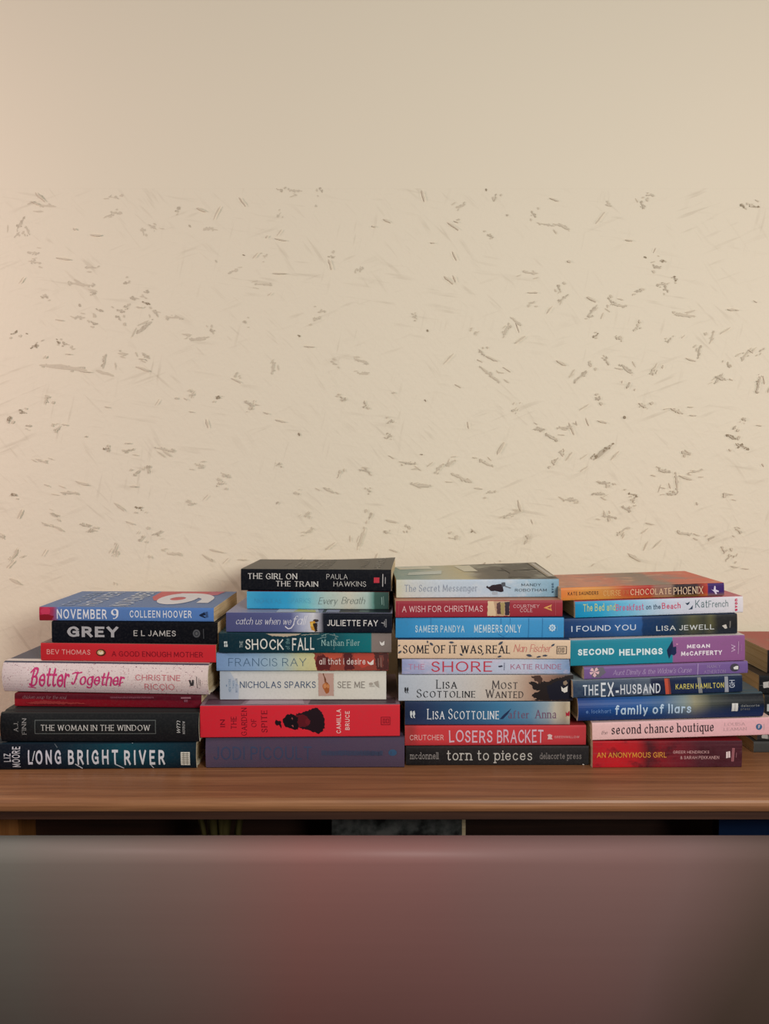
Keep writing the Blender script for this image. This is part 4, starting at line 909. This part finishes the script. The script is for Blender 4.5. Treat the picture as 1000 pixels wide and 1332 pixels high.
b = Book('members', 'paperback_book', 'bright sky blue paperback with a white flower emblem at its right end', 0.130,
  sm('members', [(514, (58, 148, 204)), (620, (70, 158, 212)), (733, (64, 150, 206))]), flat((40, 100, 150)), flat((40, 90, 140)), group=GC)
b.text('author_name', [('SAMEER PANDYA', 540, 813.5, 604, 822.3, 'cond', (196, 222, 234))])
b.text('title', [('MEMBERS ONLY', 616.5, 812.8, 677.5, 822.5, 'cond', (206, 228, 238))])
b.shapes('court_lines', [((48, 122, 176), rect(687, 804, 687.8, 829)), ((48, 122, 176), rect(705, 804, 705.7, 829)), ((52, 126, 180), rect(651, 804, 651.6, 812)), ((52, 126, 180), rect(663, 804, 663.5, 812)), ((52, 126, 180), line(648, 824, 656, 829, .7)), ((52, 126, 180), line(660, 824, 652, 829, .6)), ((52, 126, 180), rect(560, 804, 560.5, 813))])
fl = [((196, 222, 236), oval(718 + 3.4 * math.cos(i * math.tau / 8), 816.5 + 3.3 * math.sin(i * math.tau / 8), 1.3, 1.3, 8)) for i in range(8)]
b.shapes('publisher_mark', fl + [((196, 222, 236), oval(718, 816.5, 3.2, 3.1)), ((70, 150, 206), oval(718, 816.5, 2.2, 2.1)), ((210, 230, 240), oval(718, 816.5, 1, 1, 8)), ((130, 190, 222), rect(724, 814, 724.5, 820))])

b = Book('wish', 'paperback_book', 'crimson paperback with small square picture and golden triangle on its spine', 0.125,
  sm('wish', [(514, (156, 44, 60)), (620, (162, 46, 60)), (731, (158, 48, 60))]), flat((206, 150, 120)), flat((150, 44, 56)), group=GC)
b.text('title', [('A WISH FOR CHRISTMAS', 523, 788.8, 627.5, 796, 'sans', (232, 190, 190))])
b.shapes('cover_picture', [((226, 198, 160), rect(633.5, 782, 646, 800.8)), ((196, 160, 130), [(641, 782), (662, 781.8), (662.5, 800.5), (645, 800.8)]), ((92, 62, 64), [(645, 785), (650, 783), (653, 799), (646, 798)]), ((170, 150, 96), [(650, 784), (656, 784), (655, 799), (651, 799)]), ((58, 44, 54), [(656, 783.5), (662, 783.2), (662, 799.5), (656.5, 799.5)])], .4)
b.text('author_name', [('COURTNEY', 667, 786.5, 701, 790.6, 'sans', (226, 180, 180)), ('COLE', 676, 791.3, 692, 796, 'sans', (226, 180, 180))])
b.shapes('publisher_mark', [((222, 160, 90), [(706.5, 790.3), (717.5, 786), (716, 790), (717.8, 794.5)]), ((158, 48, 60), [(711.5, 790.3), (716, 788.6), (715.3, 790.3), (716, 792)]), ((186, 90, 96), rect(722, 781, 722.5, 800)), ((186, 90, 96), rect(518, 784, 518.4, 801.5))])

lf = lambda u, w, v: v * 0.0065 * w * (0.12 + 0.88 * u)
b = Book('messenger', 'paperback_book', 'pale blue grey paperback with lifted grey cover, topmost of the third stack', 0.128,
  sm('messenger', [(515, (206, 204, 176)), (530, (204, 206, 200)), (575, (196, 208, 218)), (640, (188, 204, 220)), (690, (160, 190, 208)), (727, (128, 168, 190))], blotch=[((206, 214, 220), .5, .7, 50, .7)]),
  spine_mat('printed_cover', POSE['messenger'][3], .02, [(0, (140, 168, 160)), (.14, (150, 172, 164)), (.3, (186, 186, 162)), (.44, (196, 186, 146)), (.52, (120, 112, 96)), (.6, (92, 88, 78)), (1, (86, 84, 76))], warp=.06, blotch=[((200, 200, 180), .52, .7, 22, .6)]), flat((170, 180, 186)), lift=lf, group=GC)
b.text('title', [('The Secret Messenger', 526, 760.8, 620.5, 769.3, 'serif', (140, 150, 166))])
b.shapes('cover_picture', [((40, 24, 34), [(631.5, 763.5), (633, 761.8), (635, 763), (641, 760.2), (651, 759.5), (653.5, 763), (654.5, 769), (652, 770), (645, 768.5), (638, 768.3), (634.5, 765.6)]), ((80, 84, 92), [(651, 757.5), (656, 757), (657, 762), (652, 763)]), ((110, 116, 124), line(656.5, 762.5, 664, 764.8, 1.4)), ((170, 178, 188), rect(640, 769, 647, 773))], .35)
b.text('author_name', [('MANDY', 677.5, 758.8, 703, 762.2, 'sans', (44, 54, 66)), ('ROBOTHAM', 669.5, 765.4, 711, 769, 'sans', (44, 54, 66))])
b.text('publisher_mark', [('avon', 716.5, 758.3, 720.0, 770.7, 'black', (52, 80, 104), 'up')])
b.top('cover_picture', [((218, 216, 196), [(.03, .95), (.25, .95), (.27, .75), (.05, .75)]), ((214, 210, 186), [(.42, .92), (.53, .92), (.55, .5), (.46, .5)]), ((196, 206, 196), [(.10, .5), (.32, .6), (.3, .35), (.08, .3)]), ((74, 70, 60), [(.66, .55), (.8, .62), (.98, .58), (.8, .5)]), ((66, 62, 54), [(.70, .1), (.74, .35), (.72, .7), (.76, .7), (.80, .35), (.84, .08)]), ((150, 140, 120), [(.935, .98), (.985, .98), (.995, .1), (.945, .1)]), ((190, 186, 176), [(.955, .93), (.978, .93), (.985, .15), (.962, .15)])])

# ------------------------------------------------------------------ fourth stack
b = Book('anonymous', 'paperback_book', 'dark red paperback with yellow title at the bottom of the fourth stack', 0.130,
  sm('anonymous', [(770, (178, 26, 38)), (800, (192, 26, 36)), (826, (176, 28, 36)), (842, (84, 24, 32)), (858, (130, 26, 36)), (880, (112, 28, 40)), (910, (78, 32, 42)), (966, (74, 34, 44))], blotch=[((64, 20, 30), .52, .66, 38, .8)], streak=((150, 90, 96), .35)), flat((130, 24, 34)), group=GD)
b.text('title', [('AN ANONYMOUS GIRL', 776.5, 978.8, 867, 985.6, 'sans', (226, 160, 60))])
b.text('author_name', [('GREER HENDRICKS', 875, 975.8, 922, 979.3, 'sans', (214, 170, 168)), ('& SARAH PEKKANEN', 885, 982.3, 935.5, 986.3, 'sans', (214, 170, 168))])
b.shapes('publisher_mark', [((226, 206, 204), [(944, 976.5), (949, 975.5), (950, 983.5), (944.5, 984.5)]), ((110, 50, 60), line(946.5, 976, 947.3, 984, .6)), ((160, 100, 106), rect(951.5, 971.5, 954.8, 988.5)), ((110, 56, 64), rect(952.6, 972, 953.2, 988)), ((130, 84, 92), rect(957, 977, 958, 983.5))])

b = Book('boutique', 'paperback_book', 'pale pink paperback with a dark lowercase title and a torn right corner', 0.128,
  sm('boutique', [(770, (236, 194, 190)), (900, (234, 186, 190)), (1004, (232, 178, 184))]), flat((226, 196, 190)), group=GD)
b.text('title', [('the', 782, 950.5, 790, 955.3, 'script', (110, 90, 90)), ('second chance boutique', 795.5, 943.8, 928.5, 955.0, 'serifb', (52, 40, 46))])
b.text('author_name', [('LOUISA', 942.5, 940.5, 969, 944.2, 'seriflight', (176, 146, 150)), ('LEAMAN', 941.5, 946.8, 971, 950.5, 'seriflight', (176, 146, 150))])
b.shapes('publisher_mark', [((56, 100, 140), oval(987.3, 945.3, 4, 4)), ((190, 170, 180), [(986, 943), (989, 942.5), (988, 946.5), (986, 948)]), ((206, 176, 178), rect(993.5, 941.5, 994.6, 949))])
b.shapes('torn_corner', [((244, 234, 226), [(990, 933.2), (994.5, 930.5), (997.5, 933), (1003, 935), (1003, 933.5)])], .2)

b = Book('liars', 'hardcover_book', 'deep blue rounded hardcover fading to black, with a pale glow in the middle', 0.145,
  sm('liars', [(751, (34, 66, 132)), (790, (24, 78, 148)), (830, (26, 84, 150)), (862, (56, 96, 140)), (890, (120, 136, 136)), (904, (140, 136, 108)), (925, (64, 68, 60)), (950, (30, 36, 40)), (994, (16, 20, 28))], band=[(.6, .15, (26, 56, 112), .75)], warp=.01), flat((60, 80, 90)), flat((20, 40, 80)), hard=True, sag=0.006, group=GD)
b.text('author_name', [('e. lockhart', 763, 923, 795.5, 928.3, 'round', (110, 146, 200))])
b.text('title', [('family of liars', 801, 917.5, 900, 930, 'roundb', (186, 210, 232))])
b.shapes('publisher_mark', [((214, 214, 210), rect(952.3, 915, 960.3, 925)), ((150, 150, 150), rect(956, 915.5, 956.8, 924.5))])
b.text('publisher_name', [('delacorte', 964, 916.5, 988, 919.6, 'med', (128, 132, 132)), ('press', 964, 920.5, 976, 923.6, 'med', (110, 114, 116))])

b = Book('exhusband', 'paperback_book', 'navy paperback with white and yellow lettering and one orange red stripe', 0.128,
  sm('exhusband', [(745, (64, 84, 104)), (800, (70, 86, 108)), (844, (84, 96, 112)), (847, (28, 36, 66)), (866, (26, 34, 62)), (880, (24, 38, 74)), (940, (26, 44, 78)), (966, (22, 38, 66))], warp=.003, blotch=[((30, 44, 76), .48, .66, 34, .8)]), flat((150, 164, 170)), flat((40, 50, 70)), group=GD)
b.shapes('cover_picture', [((196, 84, 62), [(863.5, 882.5), (868, 882), (870.5, 903), (866, 903.3)]), ((140, 62, 52), [(868, 882), (870.3, 882), (873, 903), (870.5, 903)]), ((136, 138, 138), [(906.5, 881), (911, 880.7), (914, 902), (909, 902.2)]), ((156, 160, 170), [(942, 878), (946.5, 877.8), (948, 900.3), (943, 900.5)]), ((110, 120, 134), [(836, 894), (846, 893), (848, 904), (836, 904)])])
b.text('title', [('THE', 758.5, 892, 778.5, 903.8, 'cond', (216, 224, 232)), ('EX-', 782, 889, 805, 906.5, 'cond', (222, 228, 234)), ('HUSBAND', 807, 891.0, 859, 902.5, 'cond', (216, 222, 230))])
b.text('author_name', [('KAREN HAMILTON', 878.5, 889.8, 941.5, 896.5, 'cond', (206, 196, 110))])
b.text('publisher_mark', [('GH', 948.5, 884.3, 955.5, 894.5, 'med', (196, 206, 220), 'up')])

b = Book('dimity', 'paperback_book', 'thin violet paperback with a pale pink flower at its left end', 0.107,
  sm('dimity', [(759, (122, 92, 150)), (850, (130, 96, 152)), (973, (116, 92, 152))]), flat((150, 120, 150)), group=GD)
b.shapes('flower_emblem', [((110, 106, 118), [(770, 868.8), (784, 868.2), (788, 875), (780, 881.5), (770, 881)])] + [((232, 190, 196), [(773, 874.5), (773 + 6.5 * math.cos(a - .42), 874.5 + 6.5 * .7 * math.sin(a - .42)), (773 + 6 * math.cos(a), 874.5 + 6.6 * math.sin(a)), (773 + 6.5 * math.cos(a + .42), 874.5 + 6.5 * .7 * math.sin(a + .42))]) for a in [math.tau * i / 5 + .2 for i in range(5)]], .2)
b.text('title', [('Aunt Dimity & the Widow\'s Curse', 797, 872.0, 899, 878.5, 'script', (190, 170, 206))])
b.shapes('divider', [((164, 140, 186), rect(906.5, 863.5, 908, 877.5))])
b.text('author_name', [('NANCY', 919.5, 865.5, 937, 868.7, 'seriflight', (180, 160, 196)), ('ATHERTON', 915.5, 871.8, 943.5, 875.3, 'seriflight', (180, 160, 196))])
b.shapes('publisher_mark', [((70, 66, 76), oval(955.5, 868, 6, 4.6)), ((226, 226, 222), [(953.5, 868), (956.5, 866.3), (960, 866), (960, 870), (954.5, 870)])])

b = Book('helpings', 'paperback_book', 'thick paperback, turquoise on the left and purple on the right half', 0.135,
  sm('helpings', [(742, (30, 134, 156)), (860, (34, 140, 162)), (874, (36, 138, 160)), (875.5, (150, 96, 148)), (970, (146, 92, 144))], warp=.0), flat((226, 218, 214)), flat((130, 90, 130)), group=GD)
b.text('title', [('SECOND', 752, 844.7, 799, 852.8, 'black', (226, 242, 244)), ('HELPINGS', 805.5, 844.7, 862, 852.8, 'black', (226, 242, 244))])
b.shapes('cover_picture', [((22, 34, 72), [(874.5, 833.5), (875.5, 841), (875, 845.5), (873.5, 850), (870.5, 856.5), (868, 849), (867.5, 845.5)]), ((26, 40, 80), [(874, 842), (879.5, 841), (879.8, 849.5), (877, 852.2), (873, 851)]), ((206, 150, 180), oval(880.5, 838.2, 1.4, .9, 8))])
b.text('author_name', [('MEGAN', 893.5, 838.7, 923.5, 843.4, 'black', (240, 228, 238)), ('McCAFFERTY', 886, 847.2, 939.5, 852.8, 'black', (240, 228, 238))])
b.text('publisher_mark', [('W', 951.3, 838.5, 956.8, 847.5, 'sans', (206, 176, 206), 'up')])
b.shapes('publisher_line', [((190, 150, 186), rect(960, 834.5, 961, 850)), ((176, 130, 172), rect(964, 838.5, 964.6, 846.5))])

b = Book('found', 'paperback_book', 'blue paperback turning olive black at its right, with widely spaced white capitals', 0.130,
  sm('found', [(734, (20, 58, 108)), (780, (32, 76, 130)), (810, (44, 96, 156)), (834, (40, 88, 148)), (836, (14, 54, 100)), (868, (16, 50, 88)), (884, (44, 58, 62)), (900, (84, 84, 56)), (915, (60, 62, 48)), (924, (90, 88, 58)), (934, (38, 38, 38)), (960, (34, 34, 36))], warp=.02, band=[(.45, 0, (24, 40, 60), .5)]), flat((40, 60, 90)), flat((30, 36, 40)), group=GD)
b.text('title', [('I FOUND YOU', 743.5, 814.5, 827.5, 821.7, 'med', (206, 218, 232))])
b.text('author_name', [('LISA JEWELL', 854, 814.0, 929.5, 820.3, 'med', (206, 210, 208))])
b.shapes('publisher_mark', [((206, 200, 190), [(939.3, 813.6), (944.5, 811.8), (946.3, 816.4), (943.6, 817.4)]), ((120, 116, 110), rect(949, 808, 950.5, 816))])

b = Book('beach', 'paperback_book', 'sky blue to white paperback, second from the top of the fourth stack', 0.122,
  sm('beach', [(748, (20, 142, 190)), (780, (44, 164, 208)), (815, (110, 188, 220)), (845, (172, 204, 226)), (880, (206, 212, 226)), (967, (230, 224, 228))]), flat((206, 110, 124)), flat((200, 206, 216)), group=GD)
b.text('title', [('The Bed and', 758.5, 786.3, 800.5, 795.5, 'hand', (196, 206, 140)), ('Breakfast', 801, 786.3, 837, 794.6, 'hand', (196, 100, 140)), ('on the', 840, 786.3, 859, 792.8, 'hand', (40, 66, 92)), ('Beach', 861, 784.5, 885, 792, 'hand', (206, 60, 96))])
b.shapes('bird_picture', [((40, 60, 84), [(891, 784.3), (894, 784.2), (897, 782.5), (896, 785.3), (894, 787)]), ((40, 60, 84), [(895, 792.5), (898, 790.5), (901, 786.8), (900.5, 792), (898, 792.3)])])
b.text('author_name', [('Kat', 904.5, 780.5, 920, 790.5, 'handthin', (40, 92, 92)), ('French', 921.5, 781, 947, 789.5, 'handthin', (40, 92, 92))])
b.text('publisher_mark', [('avon', 954.8, 778.5, 959.2, 794.5, 'black', (206, 52, 92), 'up')])

b = Book('phoenix', 'paperback_book', 'orange and red paperback with a purple block at its right, top of the fourth stack', 0.122,
  sm('phoenix', [(728, (226, 128, 62)), (760, (222, 150, 66)), (790, (204, 136, 66)), (812, (192, 78, 48)), (845, (176, 44, 38)), (852, (150, 104, 88)), (872, (140, 110, 96)), (878, (40, 24, 30)), (906, (48, 24, 32)), (920, (188, 66, 50)), (921, (64, 36, 104)), (942, (62, 34, 106))], warp=.006, band=[(.3, 0, (206, 160, 60), .35)]),
  spine_mat('printed_cover', POSE['phoenix'][3], .02, [(0, (206, 146, 118)), (.2, (214, 140, 112)), (.38, (206, 122, 96)), (.5, (166, 132, 110)), (.64, (134, 120, 104)), (.74, (206, 110, 84)), (1, (222, 104, 76))], warp=.08, blotch=[((150, 130, 120), .5, .66, 26, .7), ((230, 176, 140), .55, .7, 40, .6)]), flat((200, 110, 70)), group=GD)
b.text('author_name', [('KATE SAUNDERS', 739, 770.0, 778.5, 774.8, 'cond', (74, 40, 34))])
b.text('title', [('CURSE', 785, 768.3, 808, 775.2, 'disp', (228, 176, 110)), ('OF THE', 810, 768, 818, 773, 'disp', (206, 140, 80)), ('CHOCOLATE', 820, 766.5, 873.5, 774.0, 'disp', (236, 198, 160)), ('PHOENIX', 876, 764.0, 914.5, 773.0, 'disp', (230, 200, 168))])
b.shapes('publisher_mark', [((226, 216, 236), [(925, 766), (928, 767.3), (929, 762), (930.6, 762.3), (931, 766.5), (935, 768), (934.5, 769.3), (931.5, 769), (932.5, 772), (930.5, 772), (928.5, 769)])], .15)

# ------------------------------------------------------------------ stack at the right edge, standing further back
blk = lambda key, c: sm(key, [(EDGE[key][0], c), (EDGE[key][4], tuple(int(v * .8) for v in c))])
b = Book('t5', 'paperback_book', 'charcoal paperback lowest at the right edge, under the pink book\'s overhang', 0.125, blk('t5', (66, 66, 64)), flat((60, 58, 56)), flat((70, 70, 68)), group=GE)
b = Book('t4', 'paperback_book', 'black paperback with pale spine mark just below the pink book\'s right end', 0.125, blk('t4', (40, 40, 40)), flat((50, 48, 46)), group=GE)
b.shapes('publisher_mark', [((170, 168, 162), [(991, 955), (999, 956), (999, 961), (991, 960)]), ((130, 128, 124), rect(1000, 955, 1003, 961))], .4)
b = Book('t3', 'paperback_book', 'black paperback mostly hidden behind the rounded blue hardcover\'s right end', 0.125, blk('t3', (28, 32, 36)), flat((40, 40, 42)), group=GE)
b.shapes('publisher_mark', [((180, 186, 186), rect(997.5, 916, 1003, 925))])
b = Book('t2', 'paperback_book', 'black paperback with brownish page edges beside the navy striped one, right edge', 0.125, blk('t2', (22, 24, 28)), flat((58, 50, 46)), group=GE)
b.shapes('publisher_mark', [((190, 188, 184), [(992.5, 887.5), (1000, 886.5), (1000, 894), (993, 895)]), ((90, 90, 90), rect(988, 891, 992, 891.8))], .3)
b = Book('t1', 'paperback_book', 'red-covered paperback topmost of the stack cut off by the right edge', 0.125, blk('t1', (26, 20, 24)),
  spine_mat('printed_cover', .205, .03, [(0, (170, 96, 80)), (.1, (176, 80, 68)), (1, (170, 60, 54))], blotch=[((140, 120, 90), .5, .66, 30, .6)]), flat((40, 30, 30)), group=GE)
